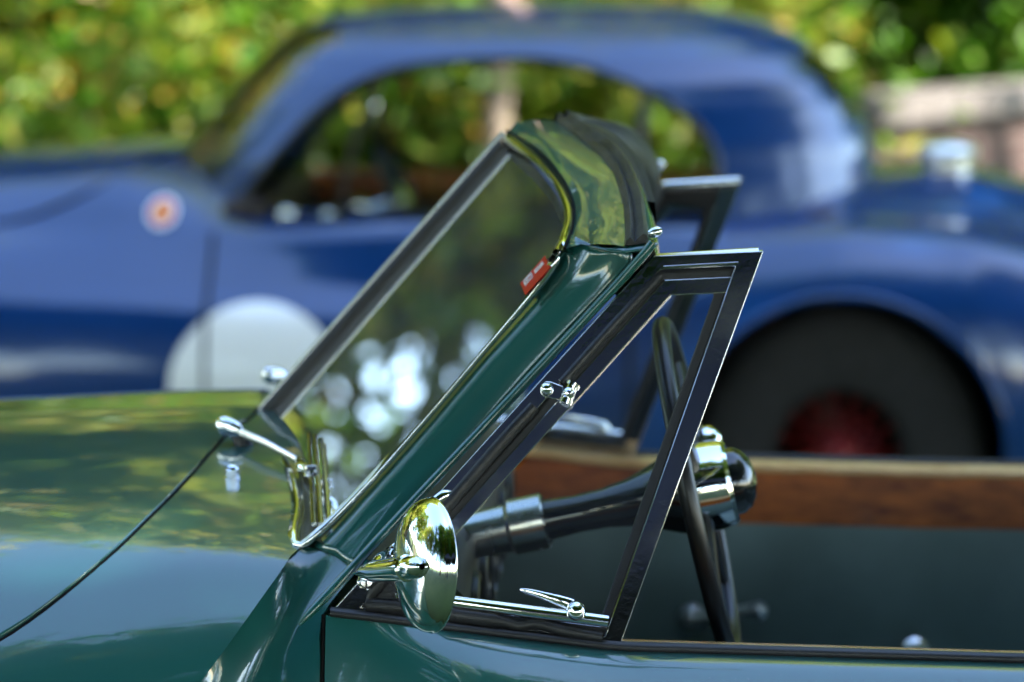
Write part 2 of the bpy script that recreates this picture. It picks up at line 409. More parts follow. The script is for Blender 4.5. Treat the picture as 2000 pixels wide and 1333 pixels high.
for k in range(22):
    row = k % 2; i = k // 2
    x = -6.0 + i * .98 + RNG.uniform(-.25, .25) + row*.45; y = 13.2 + row*1.7 + RNG.uniform(-.3, .3)
    pr = [BB, BA, BB, BC, BA, BB, BB, BA, BC, BB, BA][(k*4 + k//3) % 11]
    if x > .2: y += 2.6; pr = [BB, BA][k % 2]
    kind = {id(BA): 'orange flecked green shrub', id(BB): 'plain green shrub', id(BC): 'yellow green shrub', id(BD_): 'sparse yellow shrub'}[id(pr)]
    bl.append((pr, (x, y, .0 if y < 16.4 else .05), RNG.uniform(0, 6.28), RNG.uniform(.85, 1.15), kind))
for k, (x, y, sc) in enumerate(((-9.5, 15.6, 1.7), (-7.2, 17.4, 1.5), (-5.2, 17.6, 1.6), (-3.0, 16.9, 1.9), (-1.2, 17.6, 1.9), (.6, 17.0, 2.0), (2.4, 17.8, 1.9), (4.2, 17.2, 1.9), (6.2, 17.6, 2.0), (8.4, 16.8, 2.0))):
    pr = [BC, BB, BA][k % 3]; kind = {id(BA): 'orange flecked green shrub', id(BB): 'plain green shrub', id(BC): 'yellow green shrub', id(BD_): 'sparse yellow shrub'}[id(pr)]
    bl.append((pr, (x, y, .1), k*1.7, sc, 'tall ' + kind))
for k in (0, 1, 2, 3, 4, 5, 6, 7, 8, 9, 10, 11, 12):
    x = -20 + k*2.5 + RNG.uniform(-.5, .5); y = 22.5 + (k % 3)*1.6; pr = BD_ if k in (3, 4) else [BC, BA, BB, BC][k % 4]
    kind = {id(BA): 'orange flecked green shrub', id(BB): 'plain green shrub', id(BC): 'yellow green shrub', id(BD_): 'sparse yellow shrub'}[id(pr)]
    bl.append((pr, (x, y, 7.5*(1 - math.exp(-(y-16.5)/14)) - .3), k*2.1, RNG.uniform(2.2, 2.9), 'very tall ' + kind))
def where(loc):
    v = Vector((loc[0], loc[1], 1.0)) - CAM; px = 1000 + FPX*v.dot(_r)/v.dot(_f)
    for lim, txt in ((-150, 'beyond the left edge of view'), (190, 'at the far left above the coupe bonnet'), (430, 'just left of the coupe windscreen'), (700, 'behind the front of the coupe roof'), (950, 'seen just left of the pale trunk'),
                     (1300, 'seen just right of the pale trunk'), (1680, 'behind the rear of the coupe roof'), (2050, 'above the brick wall at the right')):
        if px < lim: return txt
    return 'beyond the right edge of view'
for pr, loc, rz, sc, kind in bl:
    rw = 'front row' if loc[1] < 14 else 'second row' if loc[1] < 15.9 else 'back row'
    lb = f'{kind}, {rw}, {where(loc)}'
    place_tree(pr, loc, rz, sc, lb, 'shrubs of the blurred thicket', 'shrub', 'shrub')
ti = 0
def T(pr, x, y, sc, where, grp):
    global ti; ti += 1
    kind = {id(TA): 'green', id(TB): 'green and orange', id(TC): 'yellowing', id(TD): 'sparse yellow'}[id(pr)]
    z = 0.0 if y < 16.6 else 7.5 * (1 - math.exp(-(y-16.5)/14)) - .3
    return place_tree(pr, (x, y, z), (ti*2.4) % 6.28, sc, f'tall {kind} tree {where}', f'{kind} trees {grp}')
for x, y, pr, sc in ((-15, 17, TC, 1.35), (-11.5, 19, TA, 1.3), (-12.4, 16.5, TC, 1.25), (-3.9, 18.6, TC, 1.15), (-6.4, 18.6, TD, 1.2), (-1.8, 18.2, TC, 1.5), (1.6, 19.5, TC, 1.55),
                     (4.6, 18.0, TB, 1.3), (8.0, 19.5, TC, 1.3), (12, 18, TA, 1.3), (-18.5, 13, TB, 1.2), (-20, 8.5, TC, 1.1), (-3.4, 24, TC, 1.6), (3, 25, TB, 1.6), (-9.3, 24, TD, 1.5), (9.5, 25, TC, 1.5), (-16, 23, TA, 1.5), (-20, 31, TB, 1.5), (-15.5, 30, TC, 1.6), (-12, 29, TA, 1.5), (-7.6, 30.5, TB, 1.7), (-4.4, 31, TA, 1.5), (-.6, 30, TC, 1.6), (3.4, 31, TA, 1.6), (7.5, 30, TB, 1.6), (12, 30, TA, 1.6), (-13.5, 2.5, TC, 1.0), (-12.5, 8.5, TB, .95), (-14, -1.5, TA, 1.05)):
    T(pr, x, y, sc, 'rising behind the thicket and mirrored in the paintwork', 'behind the thicket')
for x, y, pr, sc in ((-14, -6, TB, 1.1), (-9.5, -8.5, TA, 1.2), (-5.2, -9.5, TC, 1.25), (-1.0, -10.5, TA, 1.35), (3.2, -10.0, TB, 1.4), (7.2, -8.8, TA, 1.35), (11, -6.5, TC, 1.3),
                     (5.2, -13.5, TA, 1.6), (9.6, -12.5, TA, 1.6), (0.8, -14.5, TB, 1.5), (14.5, -10, TA, 1.5), (-4, -14.5, TA, 1.4), (14, -2, TB, 1.2), (-6.8, -4.2, TA, 1.5), (-1.6, -3.9, TB, 1.6), (4.4, -4.2, TA, 1.55), (9.5, -.5, TA, 1.5), (10.2, 3.6, TC, 1.5)):  # last two trees added out of view on the right to shade both cars
    T(pr, x, y, sc, 'behind or beside the photographer, seen only in reflections', 'around the photographer')
# slim pale trunk seen through the coupe's windows
TX = P(972, 200, 12.4).x
t = MB(); e = thing('tree', (TX, 12.4, 0), 'slim pale barked tree trunk seen through the side windows of the coupe', 'tree')
t.tube(crv([(TX-.03, 12.4, -.1), (TX+.01, 12.4, 1.2), (TX+.05, 12.42, 3), (TX, 12.5, 6)], 14), [.055 - .002*i for i in range(14)], 12)
t.build('trunk', M['palebark'], e)
pts, _ = clump_points(3000, 22, 1.2, 1.2, 1.5, 5.6, .3); cm = leafmesh('crown', pts + np.array([TX, 12.4, 0]), .09, M['leaf_yellow'])
o = bpy.data.objects.new('crown', cm); S.collection.objects.link(o); o.parent = e; o.matrix_parent_inverse = Matrix.Translation(-e.location)
# brick wall with stone coping to the right
WA, WB = P(1640, 232, 12.0), P(2260, 150, 14.2)
wl = thing('brick_wall', (1.5, 12.6, 0), 'low red brick wall with pale stone coping behind the tail of the coupe', 'wall')
WZ = .92; a, b = Vector((WA.x, WA.y, 0)), Vector((WB.x, WB.y, 0)); dv = (b - a); ang = math.atan2(dv.y, dv.x); L = dv.length; mid = (a + b) / 2
MB().box(mid + Vector((0, 0, .43)), (L/2, .11, .45), ang).build('brickwork', M['brick'], wl, bevel=.01)
n = 7
for i in range(n):
    c = a.lerp(b, (i+.5)/n); MB().box(c + Vector((0, 0, .93)), (L/n/2 - .004, .17, .05), ang).build('coping_stone', M['stone'], wl, bevel=.015)

# ------------------------------------------------------------------ green roadster
car = thing('roadster', (0, YC, 0), 'dark green open roadster with raked chrome trimmed windscreen in the foreground', 'car')
# --- body: half sections (s = distance from the centre line, z) for stations along x, bonnet to cowl
SEC = {
 -2.25: [(0,.62),(.08,.62),(.18,.61),(.27,.60),(.33,.59),(.37,.57),(.40,.54),(.42,.50),(.43,.43),(.42,.36)],
 -2.05: [(0,.80),(.12,.795),(.24,.775),(.35,.75),(.45,.73),(.53,.72),(.60,.69),(.65,.61),(.66,.48),(.62,.30)],
 -1.75: [(0,.915),(.15,.905),(.30,.87),(.42,.825),(.52,.82),(.61,.83),(.69,.78),(.75,.66),(.76,.48),(.72,.28)],
 -1.35: [(0,.965),(.17,.955),(.33,.920),(.46,.865),(.55,.83),(.63,.825),(.71,.77),(.765,.66),(.775,.46),(.74,.25)],
 -1.0:  [(0,.990),(.18,.981),(.35,.953),(.48,.908),(.57,.862),(.645,.815),(.71,.745),(.755,.64),(.765,.45),(.73,.25)],
 -.75:  [(0,1.001),(.19,.993),(.37,.967),(.505,.928),(.585,.886),(.655,.825),(.71,.750),(.745,.64),(.755,.45),(.72,.25)],
 -.55:  [(0,1.008),(.20,1.001),(.38,.977),(.52,.942),(.595,.900),(.655,.840),(.705,.755),(.735,.64),(.745,.45),(.71,.25)],
 -.43:  [(0,1.008),(.20,1.001),(.38,.978),(.53,.945),(.60,.905),(.655,.842),(.70,.757),(.730,.64),(.74,.45),(.71,.25)],
 -.33:  [(0,1.000),(.20,.994),(.38,.974),(.53,.942),(.59,.915),(.635,.868),(.68,.78),(.715,.64),(.73,.45),(.70,.25)],
}
SX = sorted(SEC)
def secat(x):
    x = min(max(x, SX[0]), SX[-1]); k = 0
    while k < len(SX)-2 and SX[k+1] < x: k += 1
    def g(i): return SEC[SX[min(max(i, 0), len(SX)-1)]]
    t = (x - SX[k]) / (SX[k+1] - SX[k]); a, b, c, d = g(k-1), g(k), g(k+1), g(k+2)
    h = lambda a, b, c, d: b + .5*t*(c-a) * .9 + t*t*(a*0 + 3*(c-b) - .5*(2*(c-a)+(d-b))*.9) + t**3*(2*(b-c) + .5*((c-a)+(d-b))*.9)
    return [(h(p[0], q[0], r_[0], u[0]), h(p[1], q[1], r_[1], u[1])) for p, q, r_, u in zip(a, b, c, d)]
NS = 56
def secrow(x, n=NS):                               # near side outline from centre to sill, in world points
    return crv([(x, YC - s, z) for s, z in secat(x)], n)
xs = [-2.25 + (2.25-.33)*i/60 for i in range(61)]
near = [secrow(x) for x in xs]

def zsurf(x, s):
    r_ = secat(x); a = [p[0] for p in r_]; k = int(np.argmax(a))
    if abs(s) > a[k]: return -1.0
    c = SURF.get(round(x, 3))
    if c is None:
        c = SURF[round(x, 3)] = [(YC - p.y, p.z) for p in secrow(x, 110)]
    ss = [p[0] for p in c]; k = int(np.argmax(ss))
    return float(np.interp(abs(s), ss[:k+1], [p[1] for p in c[:k+1]]))
SURF = {}
def hit(px, py, off=0.0):                           # photo point dropped onto the body surface
    d = ray(px, py); lo = None
    for k in range(500):
        Y = 3.0 + 1.0*k/499; q = CAM + d*(Y/d.y)
        if q.z < zsurf(q.x, YC - q.y) + off:
            return q
    return CAM + d*(YC/d.y)
def nrm(x, s):
    e = .006
    dzx = (zsurf(x+e, s) - zsurf(x-e, s)) / (2*e); dzs = (zsurf(x, s+e) - zsurf(x, s-e)) / (2*e)
    return Vector((-dzx, dzs, 1)).normalized()
fine = 150
fx = [-2.25 + (2.25-.33)*i/fine for i in range(fine+1)]
rowsn = [secrow(x, 120) for x in fx]
CRZ = [hit(a_, b_) for a_, b_ in ((572,1079),(547,1120),(507,1176),(465,1234),(422,1292),(384,1342))]
_cz = [p.z for p in CRZ][::-1] ; _cx = [p.x for p in CRZ][::-1]
def crease_x(z): return float(np.interp(z, [.2, .27, .45, .60, .72] + _cz + [1.2], [-.5, -.50, -.51, -.50, -.47] + _cx + [0]))
# the last stretch of the body is drawn out to the slanting crease where the cowl side panel takes over
_i0 = int(round((2.25 - .56)/(2.25 - .33)*fine)); base = rowsn[:_i0+1]; x0_ = fx[_i0]
xend = [min(-.33, crease_x(rowsn[int((2.25-.42)/(2.25-.33)*fine)][v].z)) for v in range(120)]
def rpt(x, v):
    t_ = min(max((x + 2.25)/(2.25 - .33)*fine, 0), fine - 1e-6); k_ = int(t_); return rowsn[k_][v].lerp(rowsn[k_+1][v], t_ - k_)
for k in range(1, 31): base.append([rpt(x0_ + (xend[v] - x0_)*k/30, v) for v in range(120)])
body = MB(); body.grid([[mir(p) for p in reversed(r)] + r[1:] for r in base])
body.build('body', M['green'], car, angle=180)
# bonnet lid: its own panel, a little proud, with a rolled edge and a dark shut line round it
gp = [hit(px, py) for px, py in ((452, 838), (425, 868), (390, 908), (350, 953), (300, 1003), (240, 1062), (180, 1116), (120, 1166), (60, 1212), (0, 1252))]
ge = [(p.x, YC - p.y) for p in gp]
print('gap', [(round(a, 3), round(b, 3)) for a, b in ge])
ge = [(ge[0][0]+.012, 0.0), (ge[0][0]+.011, ge[0][1]*.5)] + ge + [(-.70, .642), (-.78, .655), (-.95, .63), (-1.3, .52), (-1.7, .40), (-2.1, .25)]
gc = crv([(a, b, 0) for a, b in ge], 120)
lid = MB(); rows = []
for k, gpt in enumerate(gc):
    cx = gc[0].x - (gc[0].x + 2.1) * (k/119)**1.6
    row = []
    for j in range(41):
        t_ = 1 - (1 - j/40)**1.4
        x = cx + (gpt.x - cx)*t_; s_ = gpt.y*t_
        row.append(Vector((x, YC - s_, zsurf(x, s_) + .0028)))
    nn = nrm(gpt.x, gpt.y); inw = (row[-2] - row[-1]).normalized()
    base = row[-1]
    row[-1] = base + inw*.0016
    row.append(base - nn*.0008 + inw*.0004); row.append(base - nn*.0045)
    rows.append(row)
lid.grid(rows)
both = MB(); both.v = lid.v + [tuple(mir(p)) for p in lid.v]; n0 = len(lid.v); both.f = lid.f + [tuple(reversed([i+n0 for i in f])) for f in lid.f]
bon = both.build('bonnet', M['green'], car, angle=60)
gv = [Vector((p.x, YC - p.y, zsurf(p.x, p.y))) - nrm(p.x, p.y)*.0006 for p in gc]
sl = MB(); sl.tube([p + (gv[min(k+1, 119)] - gv[max(k-1, 0)]).cross(nrm(p.x, YC-p.y)).normalized()*-.0012 for k, p in enumerate(gv)], .0019, 8)
sl2 = mirbuild(sl); sl.v += sl2.v; sl.f += [tuple(i + len(sl2.v) for i in f) for f in sl2.f]
sl.build('shut_line_shade', M['void'], bon)  # dark tube standing in for the shade inside the open panel gap

# --- windscreen frame -------------------------------------------------------
HY = [3.86, 3.755, 3.63, 3.54, 3.475, 3.405, 3.345]
crest = [(1014,237),(1049,265),(1101,320),(1134,369),(1143,408),(1144,455),(1149,478)]
sealin = [(1082,236),(1127,268),(1176,310),(1202,350),(1215,395),(1220,434),(1219,482)]
sealout = [(1111,233),(1166,272),(1212,307),(1241,353),(1256,398),(1264,447),(1266,476)]
chro = [(988,262),(1049,301),(1092,349),(1113,392),(1118,424),(1110,460),(1095,490)]
gin = [(984,318),(1040,366),(1075,408),(1095,450),(1096,470),(1088,492),(1074,514)]
def hp(l, dy=0.0, n=40): return crv([P(a, b, y + dy) for (a, b), y in zip(l, HY)], n)
CR, SI, SO, CH, GI = hp(crest, 0), hp(sealin, .004), hp(sealout, .008), hp(chro, .004), hp(gin, .01)
def arch(a, b, h, k): return [p.lerp(q, k) + Vector((-.2, -.1, 1)).normalized()*h for p, q in zip(a, b)]
def addmir(mb):
    q = mirbuild(mb); n_ = len(mb.v); mb.v += q.v; mb.f += [tuple(i + n_ for i in f) for f in q.f]; return mb
hd = MB()
low = [p + Vector((.012, .004, -.02)) for p in SO]
# front flange, rolled crest, slightly hollow top, rear lip turned down
hd.grid([[p + Vector((.012, .003, -.004)) for p in CH], CH, arch(CH, CR, .0012, .35), arch(CH, CR, .0020, .75), [p + Vector((.001, 0, -.0012)) for p in CR], [p + Vector((.004, 0, .0)) for p in CR], arch(CR, SI, .0012, .3), arch(CR, SI, .0014, .65), SI, SO,
         [p + Vector((.003, .001, -.001)) for p in SO], [p + Vector((.006, .002, -.006)) for p in SO], low])
addmir(hd)
fr = hd.build('windscreen_header', M['green'], car, angle=50)
# lining of the header as seen from inside
ln = MB(); ln.grid([[p + Vector((.004, 0, -.012)) for p in SO], [p + Vector((.012, 0, -.03)) for p in SO], [p + Vector((-.005, .004, -.062 - .02*math.sin(math.pi*i/39))) for i, p in enumerate(SO)], [p + Vector((.012, .01, -.012)) for p in GI]])
addmir(ln); ln.build('header_lining', M['blackleather'], fr, angle=60)
# dark padded visor folded up behind the far half of the header
vt = crv([P(1112,235,3.875), P(1150,234,3.91), P(1200,244,3.98), P(1243,271,4.08), P(1268,308,4.20)], 20)
vb = crv([P(1150,300,3.89), P(1180,318,3.93), P(1212,345,4.0), P(1240,372,4.09), P(1256,396,4.20)], 20)
vz = MB(); vz.grid([[p + Vector((-.012, .004, -.004)) for p in vt], vt, [p.lerp(q, .12) + Vector((.012, -.006, .004)) for p, q in zip(vt, vb)], [p.lerp(q, .5) + Vector((.016, -.010, 0)) for p, q in zip(vt, vb)], [p.lerp(q, .9) + Vector((.010, -.006, 0)) for p, q in zip(vt, vb)], vb, [p + Vector((-.012, .006, 0)) for p in vb]])
vz.build('sun_visor', M['blackleather'], fr, angle=80); mirbuild(vz).build('sun_visor', M['blackleather'], fr, angle=80)
# rear rubber seal with twin ridges
rs = MB()
prof = [(0, 0), (.05, .0045), (.16, .0068), (.28, .0048), (.40, .0020), (.52, .0052), (.68, .0088), (.84, .0070), (.96, .0035), (1.0, 0)]
def sealrow(k, hh): return [p.lerp(q, k) + Vector((.25, -.15, 1)).normalized()*(hh*1.25 + .0006) + Vector((.0003*math.sin(i*.9), 0, .0002*math.sin(i*1.7+k*3))) for i, (p, q) in enumerate(zip(SI, SO))]
rs.grid([sealrow(k, hh) for k, hh in prof])
rs.f.append(tuple(len(SI)*i + len(SI)-1 for i in range(len(prof))))
addmir(rs); rs.build('header_seal', M['oldrubber'], fr, angle=50)
# stud at the end of the seal, far mirror stud
for f_ in (0, 1):
    q = P(1268, 458, 3.36); q = mir(q) if f_ else q
    MB().lathe([(0, .004), (.004, .0055), (.010, .0055), (.013, .003), (.0135, 0)], q, (.9, 0, .3), 14).build('hood_catch_stud', M['chrome'], fr)

# pillars
lead = [(1116,459),(1103,494),(1059,564),(940,702),(829,832),(732,942),(660,1020),(612,1067)]
crea = [(1166,485),(1152,512),(1107,560),(975,702),(866,832),(764,945),(690,1030),(648,1082)]
guti = [(1219,488),(1237,507),(1192,560),(1062,698),(940,832),(832,950),(752,1040),(694,1112)]
guto = [(1282,478),(1266,503),(1218,560),(1088,700),(966,830),(862,941),(782,1027),(725,1090)]
py_l = [3.366,3.366,3.368,3.361,3.353,3.346,3.341,3.337]
py_c = [3.346,3.348,3.352,3.347,3.340,3.332,3.325,3.320]
py_i = [3.341,3.340,3.341,3.338,3.331,3.320,3.309,3.300]
py_o = [3.338,3.337,3.338,3.335,3.328,3.317,3.306,3.297]
def pr(l, ys): return crv([P(a, b, y) for (a, b), y in zip(l, ys)], 48)
LE, CE, IE, OE = pr(lead, py_l), pr(crea, py_c), pr(guti, py_i), pr(guto, py_o)
def off(l, v): v = Vector(v); return [p + v for p in l]
def mixl(a, b, k, d=(0,0,0)): d = Vector(d); return [p.lerp(q, k) + d for p, q in zip(a, b)]
pl = MB()
pl.grid(([off(LE, (.004, .012, -.004)), off(LE, (.0, .003, -.0)), mixl(LE, CE, .3, (-.0006, -.0012, .0006)), mixl(LE, CE, .75, (-.0008,-.0012,.0008)), CE, mixl(CE, IE, .12, (.0002, .0010, -.0002)), mixl(CE, IE, .5, (-.0004, -.0008, .0004)), mixl(CE, IE, .88), mixl(IE, OE, .0, (0, .0015, 0))]))
pil = pl.build('windscreen_pillar', M['green'], car, solid=.004, soff=-1, angle=50)
mirbuild(pl).build('windscreen_pillar', M['green'], car, solid=.004, soff=-1, angle=50)
# rolled rain gutter on the trailing edge, running on down past the base to a free tip
gpts = [(1281,480),(1262,504),(1212,560),(1082,700),(960,830),(856,940),(760,1043),(680,1130),(630,1184),(590,1226)]
gy = [3.338,3.336,3.337,3.334,3.327,3.312,3.290,3.262,3.246,3.236]
GU = crv([P(a-6, b-5, y) for (a, b), y in zip(gpts, gy)], 60)
gt = MB(); gt.tube(GU, [.0048]*57 + [.0045, .0036, .0015], 12, up=(0, -1, 0))
gt.build('rain_gutter', M['green'], pil); mirbuild(gt).build('rain_gutter', M['green'], pil)
# folded lip where pillar and header meet
lp = MB(); lp.grid([[P(1149,478,3.346), P(1185,489,3.342), P(1222,492,3.338), P(1262,487,3.336), P(1285,477,3.335)],
                    [P(1149,478,3.348), P(1185,484,3.353), P(1222,480,3.358), P(1262,474,3.360), P(1283,472,3.355)],
                    [P(1149,472,3.363), P(1185,474,3.368), P(1222,470,3.373), P(1262,468,3.373), P(1278,468,3.37)]])
lp.build('corner_lip', M['green'], fr, solid=.0015); mirbuild(lp).build('corner_lip', M['green'], fr, solid=.0015)

# cowl side panel: carries the pillar down to the door shut line and the wing
DX0 = P(625, 1250, 3.2).x                            # door front edge
def doorz(x): return float(np.interp(x, [DX0, P(1200,1280,3.21).x, P(1990,1308,3.2).x, .75, 1.0], [P(632,1207,3.225).z, P(1200,1280,3.215).z, P(1990,1308,3.205).z, .852, .86]))
DPROF = [(0, 0), (.006, .0005), (.020, -.0035), (.036, -.0110), (.052, -.0235), (.066, -.042), (.080, -.075), (.092, -.13), (.100, -.22), (.103, -.33), (.098, -.45), (.075, -.58), (.05, -.64)]
DY = 3.238
DSTEEP = [(0, 0), (.002, -.003), (.005, -.013), (.009, -.028), (.014, -.050), (.021, -.080), (.031, -.12), (.046, -.17), (.064, -.24), (.078, -.34), (.08, -.45), (.065, -.58), (.05, -.64)]
def dsec(x):                                         # the rolled waist fades into the flatter cowl at the front of the door
    t = min(1, max(0, (x - DX0 - .01)/.16)); t = t*t*(3-2*t)
    return [Vector((x, DY - (a*t + c*(1-t)), doorz(x) + b*t + d*(1-t))) for (a, b), (c, d) in zip(DPROF, DSTEEP)]
cw = MB()
dpts = dsec(DX0 - .003)
def dy_at(z): return float(np.interp(-z, [-p.z for p in dpts], [p.y for p in dpts]))
cowl = [[P(608,1068,3.338), P(630,1076,3.329), P(655,1086,3.320), P(690,1100,3.308), P(722,1094,3.302)]]
for (lx, ly), mids, (rx_, ry_) in (((573,1079), ((600,1089,3.326),(632,1097,3.322),(664,1104,3.313)), (712,1103)),
                         ((547,1120), ((575,1125,3.303),(612,1130,3.312),(652,1128,3.306)), (700,1114)),
                         ((507,1176), ((540,1182,3.282),(580,1186,3.296),(622,1180,3.286)), (660,1158)),
                         ((465,1234), ((500,1242,3.260),(545,1246,3.276),(588,1240,3.262)), (624,1212)),
                         ((422,1292), ((460,1300,3.241),(510,1306,3.258),(568,1300,3.247)), (624,1270)),
                         ((384,1342), ((425,1350,3.226),(480,1356,3.244),(552,1352,3.236)), (624,1330))):
    q = hit(lx, ly) + Vector((-.003, .0015, -.001))
    r_ = P(rx_, ry_, 3.290 if rx_ > 680 else 3.272 if rx_ > 640 else 3.235)
    if rx_ < 640: r_ = Vector((DX0 - .003, dy_at(r_.z), r_.z))
    cowl.append([q] + [P(*m) for m in mids] + [r_])
for x_, z_, rc_ in ((-.475, .72, .05), (-.50, .60, .025), (-.51, .45, .01), (-.50, .27, 0)):
    xs_ = [x_, x_ + .03, x_ + .07, x_ + .11, DX0 - .003]; yb = YC - max(a for a, b in secat(x_)) - .004; yd = dy_at(z_)
    cowl.append([Vector((xx, yb + (yd - yb)*k/4 + rc_*math.sin(math.pi*k/4), z_)) for k, xx in enumerate(xs_)])
cols = [crv([r_[k] for r_ in cowl], 40) for k in range(5)]
cw.grid(lap([crv([c_[i] for c_ in cols], 24) for i in range(40)], 25))
cwo = cw.build('cowl_side', M['green'], car, angle=60); mirbuild(cw).build('cowl_side', M['green'], car, angle=60)

# chrome bead all round each half of the glass, dark rubber inside it
bpx = [(497,822,3.857),(527,862,3.72),(557,905,3.58),(572,940,3.50),(580,992,3.42),(574,1040,3.365),(578,1064,3.343),(592,1066,3.339),(612,1050,3.338),(650,1016,3.341),(725,938,3.346),(822,828,3.353),(933,698,3.361),(1051,558,3.366),(1089,502,3.364),(1104,462,3.40),(1111,428,3.465),(1105,395,3.53),(1084,356,3.62),(1042,309,3.745),(990,268,3.857)]
BD = crv([P(a, b, y - (.004 if y < 3.4 else 0)) for a, b, y in bpx], 150)
bd = MB(); bd.tube(BD, .0040, 12, up=(0,-1,0)); bd.tube([p + Vector((-.0030, .004, .001)) for p in BD], .0020, 10, up=(0,-1,0))
bead = bd.build('windscreen_bead', M['chrome'], car); mirbuild(bd).build('windscreen_bead', M['chrome'], car)
# outer chrome base strip and rubber along the bottom and under the header
bot_o = [(494,826,3.86),(523,868,3.72),(551,912,3.58),(565,948,3.50),(572,1000,3.42),(564,1048,3.365),(570,1078,3.337)]
bot_i = [(545,812,3.875),(588,858,3.74),(614,902,3.60),(630,945,3.52),(636,990,3.44),(630,1024,3.385),(618,1052,3.345)]
BO, BI = [crv([P(*q) for q in l], 40) for l in (bot_o, bot_i)]
bs_ = MB(); bs_.grid([off(BO, (-.003, 0, -.012)), off(BO, (-.001, 0, .0)), mixl(BO, BI, .07, (-.003, -.002, .003)), mixl(BO, BI, .18, (-.003, -.002, .0045)), mixl(BO, BI, .30, (-.002, -.001, .003)), mixl(BO, BI, .36, (0, 0, -.002))])
bs_.build('base_trim', M['chrome'], bead, angle=70); mirbuild(bs_).build('base_trim', M['chrome'], bead, angle=70)
rb = MB(); rb.grid([mixl(BO, BI, .32, (0,0,.001)), mixl(BO, BI, .45, (-.002,-.002,.005)), mixl(BO, BI, .85, (-.001,-.001,.005)), mixl(BO, BI, 1.0, (.002,.002,0))])
rb.build('glazing_rubber', M['oldrubber'], bead, angle=70); mirbuild(rb).build('glazing_rubber', M['oldrubber'], bead, angle=70)
rb = MB(); rb.grid([mixl(CH, GI, .45, (0,.002,0)), mixl(CH, GI, .58, (-.002,-.002,.0035)), mixl(CH, GI, .9, (-.003,-.002,.0025)), mixl(CH, GI, 1.05, (.001,.008,-.001))])
rb.build('glazing_rubber', M['oldrubber'], bead, angle=70); mirbuild(rb).build('glazing_rubber', M['oldrubber'], bead, angle=70)
tb = MB(); tb.grid([off(CH, (.001, .001, -.0005)), mixl(CH, GI, .06, (-.0030,-.003,.0030)), mixl(CH, GI, .22, (-.0048,-.004,.0042)), mixl(CH, GI, .40, (-.0040,-.003,.0035)), mixl(CH, GI, .52, (.001,.001,-.001))])
tb.build('header_trim', M['trim'], bead, angle=70); mirbuild(tb).build('header_trim', M['trim'], bead, angle=70)
gv_ = MB(); gv_.tube(mixl(CH, CR, .16, (-.0006, -.0006, .0012)), .0016, 8); gv_.build('trim_groove', M['void'], bead); mirbuild(gv_).build('trim_groove', M['void'], bead)
# centre post
ct, cb = P(984, 282, 3.86), P(512, 815, 3.86)
ax = (ct - cb).normalized(); nf = Vector((0, 1, 0)).cross(ax).normalized()
if nf.x > 0: nf = -nf
po = MB()
def ps(p): return [p + nf*.008 + Vector((0,-.003,0)), p + nf*.008 + Vector((0,.003,0)), p + nf*.003 + Vector((0,.008,0)), p - nf*.009 + Vector((0,.008,0)), p - nf*.009 + Vector((0,-.008,0)), p + nf*.003 + Vector((0,-.008,0)), p + nf*.008 + Vector((0,-.003,0))]
po.grid([ps(cb), ps(ct)]); poo = po.build('centre_post', M['rubber'], car, bevel=.0015)
st = MB(); st.tube([cb + nf*.0085 - ax*.006, cb.lerp(ct, .5) + nf*.0085, ct + nf*.0085 + ax*.010], .0030, 10, up=(0, -1, 0)); st.build('post_strip', M['steel'], poo)
# glass
_a, _b, _m = P(524, 818, 3.852), P(984, 292, 3.852), P(600, 1064, 3.340).lerp(P(1088, 500, 3.376), .5)
GC = (_a + _b + _m)/3; GN = (_b - _a).cross(_m - _a).normalized()
if GN.x > 0: GN = -GN
def GPt(px, py, off_=0.0):                           # photo point on the flat near pane
    d = ray(px, py); return CAM + d*((GC - CAM).dot(GN)/d.dot(GN)) + GN*off_
gout = [(526,818),(545,850),(585,895),(600,940),(605,990),(596,1040),(600,1064),(640,1022),(722,938),(818,828),(930,696),(1044,560),(1084,503),(1098,470),(1100,446),(1082,400),(1046,356),(1000,312),(985,290)]
gm = MB(); gm.v = [tuple(GPt(*p)) for p in gout]; gm.f = [tuple(range(len(gout)))]
gls = gm.build('windscreen_glass', M['glass'], car, smooth=False); mirbuild(gm).build('windscreen_glass', M['glass'], car, smooth=False)
# sticker on the glass, its right part running under the frame
def ginv(px, py): return GPt(px, py)
s_tl, s_bl, s_br = GPt(1067, 502), GPt(1019, 556), GPt(1031, 576)
up_ = (s_tl - s_bl); hgt_ = up_.length; up_.normalize()
rt = (s_br - s_bl); rt = (rt - up_*rt.dot(up_)).normalized(); sn = rt.cross(up_).normalized()
if sn.dot(CAM - s_bl) < 0: sn = -sn
wd_ = hgt_*1.25
o0 = s_bl + sn*.0016
stk = MB(); stk.prism([o0, o0 + rt*wd_, o0 + rt*wd_ + up_*hgt_, o0 + up_*hgt_], sn*.0004)
sto = stk.build('windscreen_sticker', M['red'], car, smooth=False, label='small red sticker with white lettering in the corner of the windscreen')
def lettering(txt, org, rt, up, nn, size, parent, mat_, name='lettering', stretch=1.0, weight=.004, wscale=.42):
    cu = bpy.data.curves.new(name, 'FONT'); cu.body = txt; cu.size = size; cu.extrude = .0001; cu.offset = weight*size
    tmp = bpy.data.objects.new(name, cu); S.collection.objects.link(tmp)
    dg = bpy.context.evaluated_depsgraph_get(); me = bpy.data.meshes.new_from_object(tmp.evaluated_get(dg))
    bpy.data.objects.remove(tmp)
    for v in me.vertices: v.co = org + rt*(v.co.x*wscale) + up*(v.co.y*stretch) + nn*(v.co.z + .0006)
    me.materials.clear(); me.materials.append(mat_)
    ob = bpy.data.objects.new(name, me); S.collection.objects.link(ob); ob.parent = parent; return ob
ls = hgt_*.47
